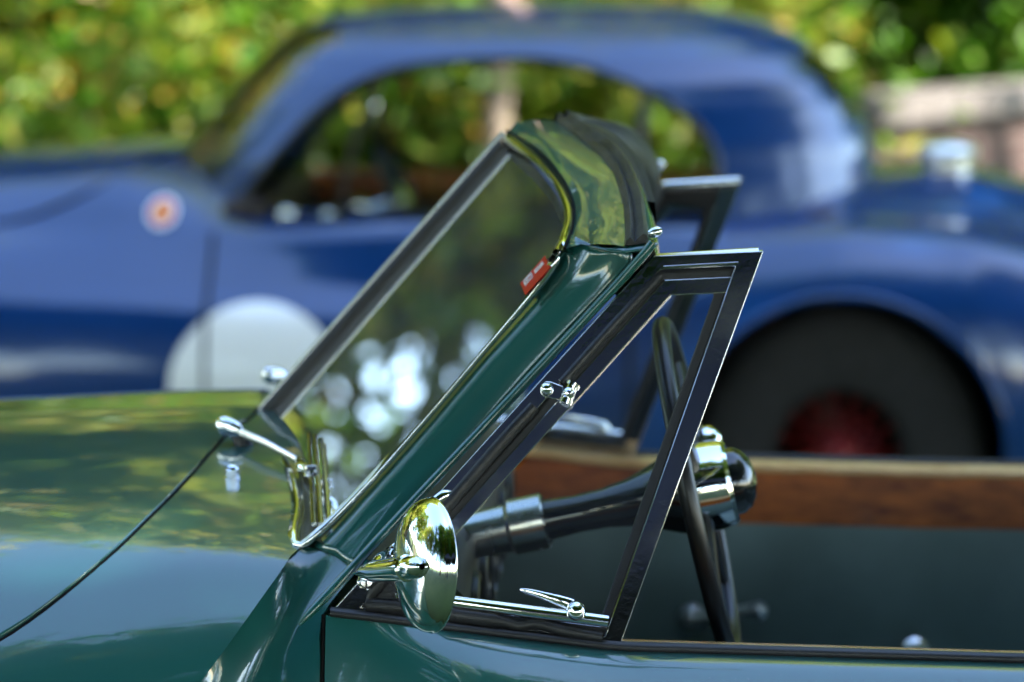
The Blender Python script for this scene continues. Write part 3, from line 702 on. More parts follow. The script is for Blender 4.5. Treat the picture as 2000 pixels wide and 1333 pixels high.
lettering('1000', o0 + up_*hgt_*.52 + rt*wd_*.13, rt, up_, sn, ls, sto, M['lettering'], stretch=1.1)
lettering('MIGLIA', o0 + up_*hgt_*.10 + rt*wd_*.05, rt, up_, sn, ls*.92, sto, M['lettering'], stretch=1.15)

# --- doors ------------------------------------------------------------------
DX1 = .63
dxs = [DX0 + .002 + (DX1 - DX0 - .002)*i/40 for i in range(41)]
for side_ in (0, 1):
    f = (lambda m_: m_) if side_ == 0 else mirbuild
    dr = MB(); dr.grid([[Vector((x, DY + .012, doorz(x) - .02))] + [Vector((x, DY + .004, doorz(x) - .003))] + crv(dsec(x), 40) for x in dxs])
    door = f(dr).build('door', M['green'], car, angle=60)
    g = MB(); g.tube([Vector((DX0 - .0005, p.y + .0025, p.z)) for p in crv(dsec(DX0), 30)], .0022, 6)
    f(g).build('door_shut_line', M['void'], door)
    sl = MB(); sx = [DX0 + .006 + (DX1 - DX0 - .006)*i/50 for i in range(51)]
    def spr(x):
        z = doorz(x); return [Vector((x, DY + .001, z - .002)), Vector((x, DY - .0028, z + .0015)), Vector((x, DY - .0015, z + .0055)), Vector((x, DY + .0015, z + .0068)), Vector((x, DY + .0025, z + .0052)), Vector((x, DY + .005, z + .0075)), Vector((x, DY + .010, z + .0070)), Vector((x, DY + .013, z - .003))]
    sl.grid([spr(x) for x in sx]); f(sl).build('waist_seal', M['rubber'], door, angle=70)
    wc = MB(); cx = [-.30 + (DX1 + .3)*i/40 for i in range(41)]
    wc.grid([[Vector((x, DY + .014, doorz(x) - .012)), Vector((x, DY + .015, doorz(x) + .0015)), Vector((x, DY + .022, doorz(x) + .0030)), Vector((x, DY + .044, doorz(x) + .0020)), Vector((x, DY + .050, doorz(x) - .0005)), Vector((x, DY + .0515, doorz(x) - .005)), Vector((x, DY + .050, doorz(x) - .010)), Vector((x, DY + .046, doorz(x) - .012)), Vector((x, DY + .038, doorz(x) - .012))] for x in cx])
    cap = f(wc).build('door_cap', M['walnut_edge'], door, angle=40)
    wf = MB(); wf.grid([[Vector((x, DY + .039, doorz(x) - .011)), Vector((x, DY + .0395, doorz(x) - .048)), Vector((x, DY + .040, doorz(x) - .084)), Vector((x, DY + .036, doorz(x) - .088))] for x in cx])
    f(wf).build('cap_fillet', M['burl'], cap, angle=12)
    tp = MB(); tp.grid([[Vector((x, DY + .044, doorz(x) - .080)), Vector((x, DY + .048 + .004*math.sin(x*30), doorz(x) - .12)), Vector((x, DY + .052, doorz(x) - .25)), Vector((x, DY + .048, doorz(x) - .42)), Vector((x, DY + .045, .33))] for x in cx])
    f(tp).build('door_trim', M['leather'], door, angle=70)
    # window winder and knob on the trim
    pv = P(1352, 1206, 4.43); pv = Vector((pv.x, DY + .052, pv.z)); e1 = P(1480, 1181, 4.43); e1 = Vector((e1.x, DY + .075, e1.z))
    wd = MB(); wd.lathe([(0, .019), (.006, .019), (.010, .016), (.016, .012), (.024, .011), (.027, 0)], pv, (0, 1, 0), 20)
    wd.tube([pv + Vector((0, .02, 0)), pv.lerp(e1, .5) + Vector((0, .014, 0)), e1], [.010, .0075, .008], 8)
    wd.lathe([(0, .004), (.006, .005), (.012, .010), (.022, .0125), (.032, .009), (.035, 0)], e1 - Vector((0, .004, 0)), (0, 1, 0), 16)
    f(wd).build('window_winder', M['satin'], door)
    kb = P(1785, 1272, 4.43); kb = Vector((kb.x, DY + .05, kb.z))
    f(MB().lathe([(0, .010), (.008, .009), (.012, .012), (.020, .0165), (.028, .0165), (.034, .010), (.035, 0)], kb, (0, 1, .25), 20)).build('door_knob', M['satin'], door)

# --- quarter lights -----------------------------------------------------------
VA, VB = 3.005, .28
def V(px, py, o_=0.0): return PL(px, py, VA + o_, VB)
q_out = [(1276,500),(1491,491),(1208,1270),(640,1203)]
q_in = [(1290,527),(1436,520),(1182,1243),(706,1187)]
r_in = [(1303,556),(1396,574),(1168,1222),(770,1178)]
def subdiv(l, n=6):
    o = []
    for i in range(len(l)):
        a, b = l[i], l[(i+1) % len(l)]
        for k in range(n): o.append((a[0] + (b[0]-a[0])*k/n, a[1] + (b[1]-a[1])*k/n))
    return o
for side_ in (0, 1):
    f = (lambda m_: m_) if side_ == 0 else mirbuild
    fm = MB(); fm.ring([V(*p, -.006) for p in q_out], [V(*p, -.006) for p in q_in], (0, .014, 0))
    vf = f(fm).build('quarter_light_frame', M['dkchrome'], car, bevel=.0009, smooth=True, angle=30)
    rg = MB(); rg.ring([V(*p, -.003) for p in q_in], [V(*p, -.001) for p in r_in], (0, .010, 0)); f(rg).build('quarter_light_rubber', M['rubber'], vf, bevel=.0035)
    # raised rib down the rear post
    trl = MB(); trl.tube([V(1288, 510, .012), V(1482, 498, .012)], .0075, 12); f(trl).build('inner_top_rail', M['chrome'], vf)
    rbm = MB(); rbm.tube([V(1296, 522, -.006), V(1442, 514, -.006)], .0012, 8)
    f(rbm).build('post_rib', M['trim'], vf)
    # fat weather strip along the front leg, broken at the hinge
    ws = MB(); ws.tube(crv([V(1044,795,-.007), V(1000,842,-.009), V(920,934,-.010), V(850,1016,-.010), V(745,1136,-.009), V(716,1180,-.008)], 30), [.0065]*28 + [.005, .002], 12, flat=.8)
    ws.tube(crv([V(1290,538,-.004), V(1200,634,-.005), V(1098,748,-.006)], 16), .0050, 12)
    ws.tube(crv([V(716,1183,-.008), V(800,1190,-.010), V(900,1204,-.011), V(985,1216,-.011), V(1010,1224,-.009), V(1050,1220,-.009), V(1100,1233,-.010), V(1176,1246,-.009)], 40), [.0075]*22 + [.0055]*18, 12, flat=.75)
    ws.prism([V(706,1187,-.004), V(745,1130,-.004), V(800,1168,-.004), V(800,1200,-.004)], (0, .006, 0))
    f(ws).build('weather_strip', M['rubber'], vf, angle=60)
    # swivelling inner frame: flat section up the front and across the top, round bar along the bottom
    inf = MB()
    for a_, b_, c_, d_ in (((1298,547),(1428,541),(1421,573),(1311,577)), ((1298,547),(1311,577),(874,1062),(852,1050))):
        inf.prism([V(*a_, -.005), V(*b_, -.005), V(*c_, -.005), V(*d_, -.005)], (0, .006, 0))
    sw = f(inf).build('swivel_frame', M['dkchrome'], vf, bevel=.0010, smooth=True, angle=30)
    bb = MB(); bb.tube([V(775,1160,-.009), V(890,1177,-.010), V(1040,1196,-.010), V(1188,1215,-.009)], .0066, 14)
    f(bb).build('swivel_bar', M['chrome'], vf)
    gq = MB(); gq.grid([[V(1300,556,.001), V(1425,552,.001)], [V(1050,880,.001), V(1310,880,.001)], [V(760,1168,.001), V(1192,1222,.001)]])
    f(gq).build('quarter_light_glass', M['vglass'], vf, smooth=False)
    # hinge
    hg = MB(); hg.prism([V(x_, y_, -.013) for x_, y_ in ((1058,752),(1066,745),(1076,746),(1100,755),(1098,784),(1066,776),(1056,768))], (0, .006, 0))
    hgo = f(hg).build('hinge', M['chrome'], vf, bevel=.001, angle=30)
    f(MB().lathe([(0, .0068), (.002, .0066), (.0045, .005), (.0062, .0028), (.0068, 0)], V(1068,760,-.013), (0, -1, .1), 20)).build('hinge_rivet', M['chrome'], hgo)
    hb = MB(); hb.tube([V(1117,754,-.012), V(1106,782,-.012)], .0052, 14); hb.tube([V(1120,748,-.012), V(1117,754,-.012)], .0068, 14); hb.tube([V(1106,781,-.012), V(1103,788,-.012)], .0068, 14)
    hb.lathe([(0, .006), (.004, .0055), (.007, .003), (.0075, 0)], V(1111,768,-.013), (0, -1, .1), 16)
    f(hb).build('hinge_barrel', M['chrome'], hgo, angle=30)
    # catch: ball and lever
    kc = V(1125,1194,-.014); kbm = MB(); kbm.lathe([(-.010*math.cos(t_), .0098*math.sin(t_)) for t_ in [math.pi*i/16 for i in range(17)]], kc, (0, -1, 0), 24)
    cto = f(kbm).build('catch_ball', M['chrome'], vf, angle=180)
    lv = MB(); lv.tube(crv([V(1118,1183,-.008), V(1085,1172,-.008), V(1050,1161,-.006), V(1016,1152,-.002)], 12), [.0058, .0060, .0058, .0055, .005, .0045, .0041, .0037, .0033, .0029, .0024, .0012], 10, flat=.55)
    f(lv).build('catch_lever', M['chrome'], cto)
    tb_ = MB(); tb_.tube(crv([V(838,1000,-.010), V(848,984,-.013), V(866,968,-.013), V(886,962,-.010)], 12), [.004, .005, .005, .005, .005, .005, .005, .005, .005, .004, .003, .001], 8, flat=.5)
    f(tb_).build('drip_tab', M['chrome'], vf)

# --- door mirror -----------------------------------------------------------
rc = P(846, 1104, 3.125); ma = Vector((-.905, -.415, .055)).normalized()
prof = [(.0015, .0615), (.0002, .0622), (.0002, .0632), (.0012, .0637), (.003, .0635), (.004, .0628)]
for i in range(1, 22):
    t_ = math.pi/2*i/21; prof.append((.004 + .027*math.sin(t_), .0628*math.cos(t_)**.92 if i < 21 else 0))
for side_ in (0, 1):
    f = (lambda m_: m_) if side_ == 0 else mirbuild
    mo = f(MB().lathe(prof, rc, ma, 72)).build('door_mirror', M['chrome'], car, angle=40)
    f(MB().lathe([(.0004, 0), (.0004, .03), (.0004, .0628)], rc, ma, 48)).build('mirror_glass', M['chrome'], mo)
    sa = P(697, 1120, 3.200); sb = P(806, 1109, 3.090)
    dv_ = (sb - sa); Ln = dv_.length
    f(MB().lathe([(0, .0), (.0015, .0026), (.012, .0042), (.018, .0055), (.0185, .0072), (.030, .0090), (.045, .0108), (Ln*.84, .0118), (Ln*.85, .0128), (Ln*.91, .0128), (Ln*.92, .0110), (Ln*.95, .0100), (Ln*.96, .0112), (Ln*1.05, .0108), (Ln*1.12, .0085), (Ln*1.16, .003)], sa, dv_, 28)).build('mirror_stalk', M['chrome'], mo, angle=35)
    bp = MB(); pp = [(695,1140),(702,1148),(722,1150),(790,1082),(797,1066),(786,1058),(770,1060),(700,1126)]
    bp.prism([V(x_, y_, -.016) for x_, y_ in pp], (0, .012, 0)); f(bp).build('mirror_base', M['chrome'], mo, bevel=.003, angle=30)
    br = MB(); br.tube(crv([V(760,1088,-.018), P(745,1098,3.190), P(735,1113,3.165)], 8), [.010, .0095, .009, .009, .009, .009, .0085, .008], 12); f(br).build('mirror_bracket', M['chrome'], mo)
    for x_, y_ in ((766,1079),(716,1136)):
        c_ = V(x_, y_, -.0165)
        f(MB().lathe([(-.004, .0066), (.001, .0066), (.0026, .0055), (.0033, .0)], c_, (0, -1, .2), 24)).build('screw', M['steel'], mo)
        f(MB().box(c_ + Vector((0, -.0031, .0006)), (.0008, .0012, .0056), 0)).build('screw_slot', M['void'], mo, smooth=False)

# --- wipers -----------------------------------------------------------------
for side_ in (0, 1):
    f = (lambda m_: m_) if side_ == 0 else mirbuild
    hb_ = hit(474, 868); hc = P(443, 833, hb_.y - .005)
    wp = MB(); wp.tube([hb_ - Vector((0, 0, .01)), hb_ + Vector((0, 0, .006)), hb_.lerp(hc, .5) + Vector((0, 0, .003))], [.013, .011, .006], 14)
    wpo = f(wp).build('wiper_spindle', M['rubber'], car)
    tip = ginv(603, 917) + Vector((-.010, -.008, .010))
    h2 = P(470, 846, hb_.y - .012)
    hm = MB(); hm.tube(crv([P(428, 836, hb_.y + .006), P(440, 831, hb_.y), P(458, 838, hb_.y - .008), h2], 10), [.006, .0105, .0115, .011, .0105, .010, .0095, .009, .008, .006], 10, flat=.7)
    hm.tube([P(452, 846, hb_.y), hb_ + Vector((0, 0, .004))], .0055, 10)
    f(hm).build('wiper_head', M['chrome'], wpo, angle=50)
    ar = MB(); ar.tube([h2 - (tip - h2)*.03, h2.lerp(tip, .5) + Vector((-.004, 0, .004)), tip], [.0058, .0046, .0038], 8, flat=.55); f(ar).build('wiper_arm', M['steel'], wpo)
    b0, b1 = ginv(618, 858) + Vector((-.007, -.006, .006)), ginv(628, 1034) + Vector((-.007, -.006, .006))
    for d_ in (0, .0066):
        bl_ = MB(); bl_.tube([b0 + Vector((d_, 0, -d_*.3)), b0.lerp(b1, .5) + Vector((d_, 0, 0)), b1 + Vector((d_, 0, 0))], .0028, 8); f(bl_).build('wiper_blade', M['trim'], wpo)
    cl = MB(); m_ = b0.lerp(b1, .42); cl.tube([tip, tip.lerp(m_, .6) + Vector((-.004, -.002, 0)), m_], [.0055, .0062, .0045], 8); cl.box(m_ + Vector((-.001, -.002, 0)), (.006, .004, .006), .4); f(cl).build('blade_clip', M['chrome'], wpo, bevel=.001)
    jt = hit(453, 935); jm = MB(); jm.lathe([(-.002, .0085), (.002, .0085), (.0022, .0075), (.011, .0075), (.0125, .006), (.014, .0058), (.0155, .003), (.0158, 0)], jt, nrm(jt.x, YC - jt.y), 8)
    f(jm).build('washer_jet', M['chrome'], car, angle=25)

# --- cockpit ----------------------------------------------------------------
MB().box((.2, YC, .20), (.80, .62, .02)).build('floor', M['carpet'], car, smooth=False)
ds = MB(); dy_ = [3.33 + 1.06*i/20 for i in range(21)]
ds.grid([[Vector((-.36, y_, .955)), Vector((-.28, y_, .955 - .35*(y_-YC)**2*.3)), Vector((-.225, y_, .945 - .1*(y_-YC)**2)), Vector((-.205, y_, .925 - .1*(y_-YC)**2)), Vector((-.208, y_, .82)), Vector((-.222, y_, .74)), Vector((-.25, y_, .72)), Vector((-.36, y_, .70)), Vector((-.38, y_, .22))] for y_ in dy_])
dsh = ds.build('dashboard', M['blackleather'], car, angle=50)
for k, y_ in enumerate((3.50, 3.66, 3.80, 3.92, 4.06, 4.22)):
    MB().lathe([(0, .045), (.008, .045), (.010, .040), (.006, .038), (.006, 0)], (-.207, y_, .845), (1, 0, 0), 24).build('gauge', M['bakelite'], dsh, angle=40)
SO_ = P(1362, 955, 3.56); sax = (P(1400, 946, 3.56) - P(900, 1051, 3.565)).normalized()
sax = (sax + Vector((0, -.012, 0))).normalized()
swm = MB(); e1 = sax.orthogonal().normalized(); e1 = (Vector((0, 0, 1)) - sax*sax.z).normalized(); e2 = sax.cross(e1); RR = .176
ring_ = [SO_ + (e1*math.cos(t_) + e2*math.sin(t_))*RR for t_ in [2*math.pi*i/72 for i in range(73)]]
swm.tube(ring_, .0098, 12, caps=False); sw_ = swm.build('steering_wheel', M['bakelite'], car, angle=180)
for k in range(4):
    t_ = math.pi/4 + k*math.pi/2; dr_ = e1*math.cos(t_) + e2*math.sin(t_)
    MB().tube([SO_ + dr_*.03 + sax*.004, SO_ + dr_*RR], [.008, .006], 8, up=sax, flat=1.8).build('spoke', M['bakelite'], sw_)
MB().lathe([(-.25, .024), (-.205, .026), (-.20, .030), (-.165, .030), (-.163, .026)], SO_, sax, 28).build('column_clamp', M['steel'], sw_, angle=30)
MB().lathe([(-.40, .020), (-.25, .021), (-.163, .022), (-.13, .020), (-.10, .021), (-.07, .026), (-.045, .035), (-.025, .043), (-.008, .047), (-.004, .046)], SO_, sax, 32).build('steering_column', M['gloss'], sw_, angle=60)
MB().lathe([(-.006, .047), (-.003, .049), (.004, .0485), (.022, .0475), (.034, .045), (.038, .041), (.039, .034)], SO_, sax, 36).build('hub_ring', M['chrome'], sw_, angle=30)
MB().lathe([(.037, .036), (.045, .035), (.053, .030), (.059, .021), (.062, .011), (.063, .004), (.063, 0)], SO_, sax, 36).build('horn_push', M['gloss'], sw_, angle=60)
lvp = P(1378, 862, 3.62); MB().lathe([(-.016, .001), (-.015, .010), (-.008, .0165), (0, .0185), (.008, .0165), (.014, .010), (.016, 0)], lvp, (0, -.3, 1), 20).build('indicator_knob', M['chrome'], sw_, angle=180)
sk = MB(); sk.tube([lvp, SO_ + Vector((-.01, .02, .03))], .005, 8); sk.build('indicator_stem', M['chrome'], sw_)
for y_ in (3.56, 4.16):
    sq = MB(); sq.grid([crv([(x_, yy, z_) for yy, z_ in ((y_-.25, .30), (y_-.255, .42), (y_-.20, .475), (y_, .46), (y_+.20, .475), (y_+.255, .42), (y_+.25, .30))], 24) for x_ in (.22, .24, .45, .68)])
    so_ = sq.build('seat', M['leather'], car, angle=70)
    sb2 = MB(); sb2.grid([crv([(x_, yy, z_) for yy, z_ in ((y_-.25, .42), (y_-.25, .66), (y_-.20, .77), (y_, .79), (y_+.20, .77), (y_+.25, .66), (y_+.25, .42))], 24) for x_ in (.70, .69, .72, .80, .84)])
    sb2.grid([crv([(.695, yy, z_) for yy, z_ in ((y_-.25, .42), (y_-.25, .66), (y_-.20, .77), (y_, .79), (y_+.20, .77), (y_+.25, .66), (y_+.25, .42))], 24), [Vector((.70, y_ - .25 + .5*i/23, .42)) for i in range(24)]])
    sb2.build('backrest', M['leather'], so_, angle=70)
# rear view mirror on the header, inside
rvm = mir(P(1250, 372, 3.99)); q_ = P(1266, 372, 4.32)
MB().lathe([(-.016, .004), (-.012, .012), (0, .017), (.012, .012), (.016, .004)], q_, (0, 1, .2), 16).build('sun_visor_pivot', M['chrome'], fr, angle=180)

# --- tail, wheels and the rest of the car, out of frame ------------------------
RS = {
 .64: [(.640,.845),(.66,.840),(.70,.80),(.722,.72),(.735,.60),(.735,.45),(.70,.25)],
 .95: [(.60,.855),(.65,.85),(.71,.80),(.745,.70),(.76,.58),(.76,.44),(.72,.22)],
 1.35: [(.46,.83),(.56,.82),(.66,.775),(.73,.68),(.75,.56),(.75,.42),(.70,.24)],
 1.75: [(.36,.72),(.46,.71),(.56,.68),(.62,.60),(.64,.50),(.64,.40),(.60,.26)],
 2.05: [(.22,.55),(.28,.54),(.34,.52),(.38,.47),(.40,.42),(.40,.36),(.36,.28)]}
rx = sorted(RS); tl = MB(); rr = []
for k in range(41):
    x_ = .64 + (2.05-.64)*k/40; a_ = []
    for j in range(7): a_.append((x_, YC - float(np.interp(x_, rx, [RS[q][j][0] for q in rx])), float(np.interp(x_, rx, [RS[q][j][1] for q in rx]))))
    rr.append(crv(a_, 40))
tl.grid(rr); addmir(tl)
dk = MB(); dk.grid([[rr[k][0].lerp(mir(rr[k][0]), j/20) + Vector((0, 0, .05*math.sin(math.pi*j/20))) for j in range(21)] for k in range(9, 41)])
tl.v += [v for v in dk.v]; n_ = len(tl.v) - len(dk.v); tl.f += [tuple(i + n_ for i in f_) for f_ in dk.f]
tl.build('rear_body', M['green'], car, angle=60)
hd2 = MB(); hd2.grid([crv([(.90, YC - .58, .84), (.93, YC - .5, .92), (.95, YC, .95), (.93, YC + .5, .92), (.90, YC + .58, .84)], 24), crv([(1.02, YC - .6, .85), (1.02, YC - .5, .96), (1.03, YC, .985), (1.02, YC + .5, .96), (1.02, YC + .6, .85)], 24), crv([(1.16, YC - .58, .84), (1.15, YC - .5, .90), (1.16, YC, .93), (1.15, YC + .5, .90), (1.16, YC + .58, .84)], 24)])
hd2.build('folded_hood', M['canvas'], car, sub=1)
def wheel(parent, c, ny, Rt, tm, rimm, spokes=36, Rr=.20, rim_m=None, nut_m=None):
    c = Vector(c); ax_ = Vector((0, ny, 0)); w_ = .075
    ty = MB().lathe([(-w_, Rr), (-w_*1.1, Rr+.04), (-w_*1.05, Rt-.05), (-w_*.8, Rt-.012), (-w_*.45, Rt), (w_*.45, Rt), (w_*.8, Rt-.012), (w_*1.05, Rt-.05), (w_*1.1, Rr+.04), (w_, Rr)], c, ax_, 64).build('wheel', tm, parent, angle=60)
    MB().lathe([(-w_, Rr+.003), (-w_*.8, Rr-.012), (-w_*.3, Rr-.03), (w_*.3, Rr-.03), (w_*.8, Rr-.012), (w_, Rr+.003), (w_*.98, Rr+.006), (w_*1.04, Rr+.004), (w_*1.04, Rr-.006)], c, ax_, 48).build('rim', rim_m or rimm, ty, angle=40)
    sp = MB()
    for k in range(spokes):
        a0 = 2*math.pi*k/spokes; a1 = a0 + (.35 if k % 2 else -.35)
        sp.tube([c + ax_*(w_*(.75 if k % 2 else .1)) + Vector((math.cos(a0), 0, math.sin(a0)))*.045, c + ax_*(w_*.25) + Vector((math.cos(a1), 0, math.sin(a1)))*(Rr-.025)], .0042, 5, caps=False)
    so = sp.build('spokes', rimm, ty); so['kind'] = 'stuff'
    hb2 = MB().lathe([(-.05, .05), (.05, .048), (.055, .040), (.072, .034), (.080, .02), (.082, 0)], c, ax_, 24); hb2.build('hub', rimm, ty, angle=40)
    cp = MB().lathe([(.078, .030), (.090, .028), (.098, .018), (.100, 0)], c, ax_, 20); cp.box(c + ax_*.088, (.085, .006, .010), .0); cp.build('hub_nut', nut_m or M['chrome'], ty, angle=40)
    return ty
for x_ in (-1.75, .85):
    for s_ in (-1, 1): wheel(car, (x_, YC + s_*.60, .335), s_, .335, M['tyre'], M['steel'])
for s_ in (-1, 1):
    MB().lathe([(0, .0), (.0, .09), (.012, .096), (.03, .09), (.16, .05), (.22, 0)], (-2.06, YC + s_*.47, .72), (1, 0, .12), 32).build('headlamp', M['chrome'], car, angle=40)
gr = MB()
for k in range(9):
    y_ = YC + (k-4)*.028; hh = .16*math.sqrt(1 - ((k-4)/5)**2); gr.tube([(-2.27, y_, .47 - hh), (-2.29, y_, .47), (-2.26, y_, .47 + hh)], .006, 6)
    gr.build('grille_bar', M['chrome'], car) if False else None
gr.build('grille', M['chrome'], car)

# ------------------------------------------------------------------ blue coupe
YB = 8.62
cp_ = thing('coupe', (-.8, YB, 0), 'blurred dark blue fastback coupe with white roundel parked behind the green roadster', 'car')
def mirB(mb):
    q = MB(); q.v = [(p[0], 2*YB - p[1], p[2]) for p in mb.v]; q.f = [tuple(reversed(f)) for f in mb.f]; return q
BS = {
 -3.10: [(0,.60),(.10,.60),(.20,.595),(.28,.585),(.33,.57),(.36,.54),(.38,.50),(.39,.46),(.39,.42),(.38,.36)],
 -2.85: [(0,.80),(.12,.795),(.25,.77),(.37,.755),(.47,.765),(.56,.75),(.63,.68),(.67,.58),(.68,.46),(.64,.30)],
 -2.50: [(0,.905),(.15,.895),(.30,.855),(.42,.825),(.52,.845),(.62,.835),(.70,.76),(.755,.64),(.77,.46),(.73,.26)],
 -2.10: [(0,.955),(.17,.945),(.33,.905),(.45,.855),(.54,.845),(.63,.83),(.71,.77),(.77,.66),(.785,.46),(.75,.24)],
 -1.70: [(0,1.005),(.19,.997),(.37,.962),(.48,.900),(.56,.845),(.64,.805),(.71,.745),(.765,.65),(.785,.46),(.74,.22)],
 -1.30: [(0,1.036),(.22,1.028),(.42,.990),(.53,.925),(.585,.862),(.64,.805),(.70,.735),(.76,.655),(.782,.46),(.73,.22)],
 -1.00: [(0,1.00),(.24,.98),(.42,.93),(.54,.873),(.598,.846),(.632,.80),(.690,.725),(.755,.645),(.78,.46),(.73,.22)],
 -.60: [(0,.90),(.25,.90),(.45,.89),(.585,.872),(.622,.848),(.645,.79),(.672,.715),(.742,.640),(.775,.46),(.73,.22)],
 -.20: [(0,.90),(.25,.90),(.45,.885),(.575,.868),(.615,.842),(.648,.785),(.675,.71),(.735,.64),(.772,.46),(.73,.22)],
 .10: [(0,.94),(.25,.935),(.44,.905),(.56,.872),(.62,.850),(.672,.815),(.725,.755),(.768,.66),(.785,.46),(.74,.22)],
 .39: [(0,.97),(.26,.96),(.43,.925),(.53,.892),(.61,.880),(.685,.845),(.745,.780),(.785,.68),(.795,.46),(.75,.22)],
 .70: [(0,.985),(.25,.972),(.40,.925),(.50,.880),(.59,.862),(.67,.825),(.73,.760),(.770,.66),(.785,.46),(.74,.22)],
 1.05: [(0,.90),(.22,.885),(.37,.835),(.47,.79),(.55,.765),(.62,.73),(.675,.67),(.715,.59),(.73,.46),(.69,.24)],
 1.40: [(0,.66),(.16,.65),(.28,.63),(.36,.61),(.42,.59),(.47,.57),(.51,.54),(.54,.50),(.55,.44),(.52,.30)],
 1.55: [(0,.48),(.10,.478),(.18,.475),(.24,.47),(.28,.465),(.31,.46),(.33,.45),(.34,.44),(.34,.42),(.32,.36)]}
bxs = sorted(BS)
def bsec(x, n=72):
    k = 0
    while k < len(bxs)-2 and bxs[k+1] < x: k += 1
    t = min(max((x - bxs[k])/(bxs[k+1]-bxs[k]), 0), 1); t = t*t*(3-2*t)*.35 + t*.65
    return crv([(x, YB - (a[0]+(b[0]-a[0])*t), a[1]+(b[1]-a[1])*t) for a, b in zip(BS[bxs[k]], BS[bxs[k+1]])], n)
WX = P(1640, 900, 7.92).x; WZC = .335; WFX = WX - 2.59
nb = 190; bx_ = [-3.10 + 4.65*i/nb for i in range(nb+1)]
gridb = [bsec(x) for x in bx_]
bmain, bdoor = MB(), MB()
SHUT0, SHUT1 = P(410, 560, 7.95).x, P(1230, 500, 7.95).x
def facesplit(gr, far):
    n = len(gr[0]); tgt = {'m': ([], []), 'd': ([], [])}
    V_ = [tuple(p) for r in gr for p in r]
    out_m, out_d = MB(), MB(); out_m.v = list(V_); out_d.v = list(V_)
    for i in range(len(gr)-1):
        for j in range(n-1):
            c = (gr[i][j] + gr[i+1][j+1]) / 2; s_ = YB - c.y
            f_ = (i*n+j, i*n+j+1, (i+1)*n+j+1, (i+1)*n+j)
            arch = False
            for wx, rr_ in ((WX, .388), (WFX, .388)):
                if s_ > .52 and (c.x-wx)**2 + (c.z-WZC)**2 < rr_**2: arch = True
            if arch: continue
            if -1.02 < c.x < .42 and s_ < .50 and c.z > .82 and c.x < .30: continue     # cabin opening
            if SHUT0 < c.x < SHUT1 and s_ > .595 and c.z > .30: out_d.f.append(f_)
            else: out_m.f.append(f_)
    for o in (out_m, out_d):                          # drop unused vertices
        u = sorted({i for f_ in o.f for i in f_}); mp = {a: k for k, a in enumerate(u)}
        o.v = [o.v[a] for a in u]; o.f = [tuple(mp[i] for i in f_) for f_ in o.f]
    return out_m, out_d
bm_, bd_ = facesplit(gridb, False)
fb = MB(); fb.v = list(bm_.v); fb.f = list(bm_.f); q = mirB(bm_); fb.f += [tuple(i + len(bm_.v) for i in f_) for f_ in q.f]; fb.v += q.v
cbody = fb.build('body', M['blue'], cp_, angle=180)
for f in (lambda m_: m_, mirB):
    do = f(bd_).build('door', M['blue'], cp_, angle=180)
    for xx in (SHUT0, SHUT1):
        r_ = [p + Vector((0, -.001, 0)) for p in bsec(xx) if p.z < .875 and p.y < YB - .59 and p.z > .30]
        f(MB().tube(r_, .006, 6)).build('door_shut_line', M['void'], do)
    ca = P(690, 548, 7.9); q_ = Vector((SHUT1 - .10, YB - .70, .70))
    f(MB().tube(crv([q_ + Vector((0, .01, 0)), q_ + Vector((-.01, -.03, 0)), q_ + Vector((-.06, -.035, 0)), q_ + Vector((-.11, -.03, 0))], 10), .008, 8)).build('door_handle', M['chrome'], do)
def bside(x, z):                                      # outer body point at height z
    r_ = bsec(x); 
    for a, b in zip(reversed(r_), list(reversed(r_))[1:]):
        if a.z <= z <= b.z and b.z > a.z: return a.lerp(b, (z-a.z)/(b.z-a.z))
    return r_[-8]
rcn = P(502, 762, 7.86)
for f in (lambda m_: m_, mirB):
    rd = MB(); rr = []
    for i in range(13):
        rad = .205*i/12; rr.append([bside(rcn.x + rad*math.cos(t_), rcn.z + rad*math.sin(t_)) + Vector((0, -.003, 0)) for t_ in [2*math.pi*k/48 for k in range(49)]])
    rd.grid(rr); f(rd).build('roundel', M['white'], cp_, angle=180)
    bc = P(310, 420, 8.0)
    def disc(r0, r1, o): return MB().grid([[bside(bc.x + rad*math.cos(t_), bc.z + rad*math.sin(t_)) + Vector((0, -o, o*.4)) for t_ in [2*math.pi*k/24 for k in range(25)]] for rad in (r0, (r0+r1)/2, r1)])
    bo = f(disc(0, .036, .004)).build('badge', M['white'], cp_); f(disc(0, .028, .006)).build('badge_ring', M['badge_r'], bo); f(disc(0, .014, .008)).build('badge_centre', M['badge_y'], bo)
    # wheel wells
    for wx in (WX, WFX):
        f(MB().lathe([(0, 0), (0, .405), (.20, .405)], (wx, YB - .52, WZC), (0, -1, 0), 40)).build('wheel_well', M['void'], cp_)
        lipm = MB(); lp_ = []
        for k in range(33):
            t_ = math.pi*(k/32)*1.06 - .1; x_, z_ = wx + .388*math.cos(t_), WZC + .388*math.sin(t_)
            lp_.append(bside(x_, max(z_, .24)) + Vector((0, .004, 0)))
        f(lipm.tube(lp_, .009, 6)).build('arch_lip', M['blue'], cp_)
for x_ in (WX, WFX):
    for s_ in (-1, 1): wheel(cp_, (x_, YB + s_*.63, WZC), s_, .346, M['tyre'], M['redwheel'], 32, .172, M['tyre'], M['redwheel'])
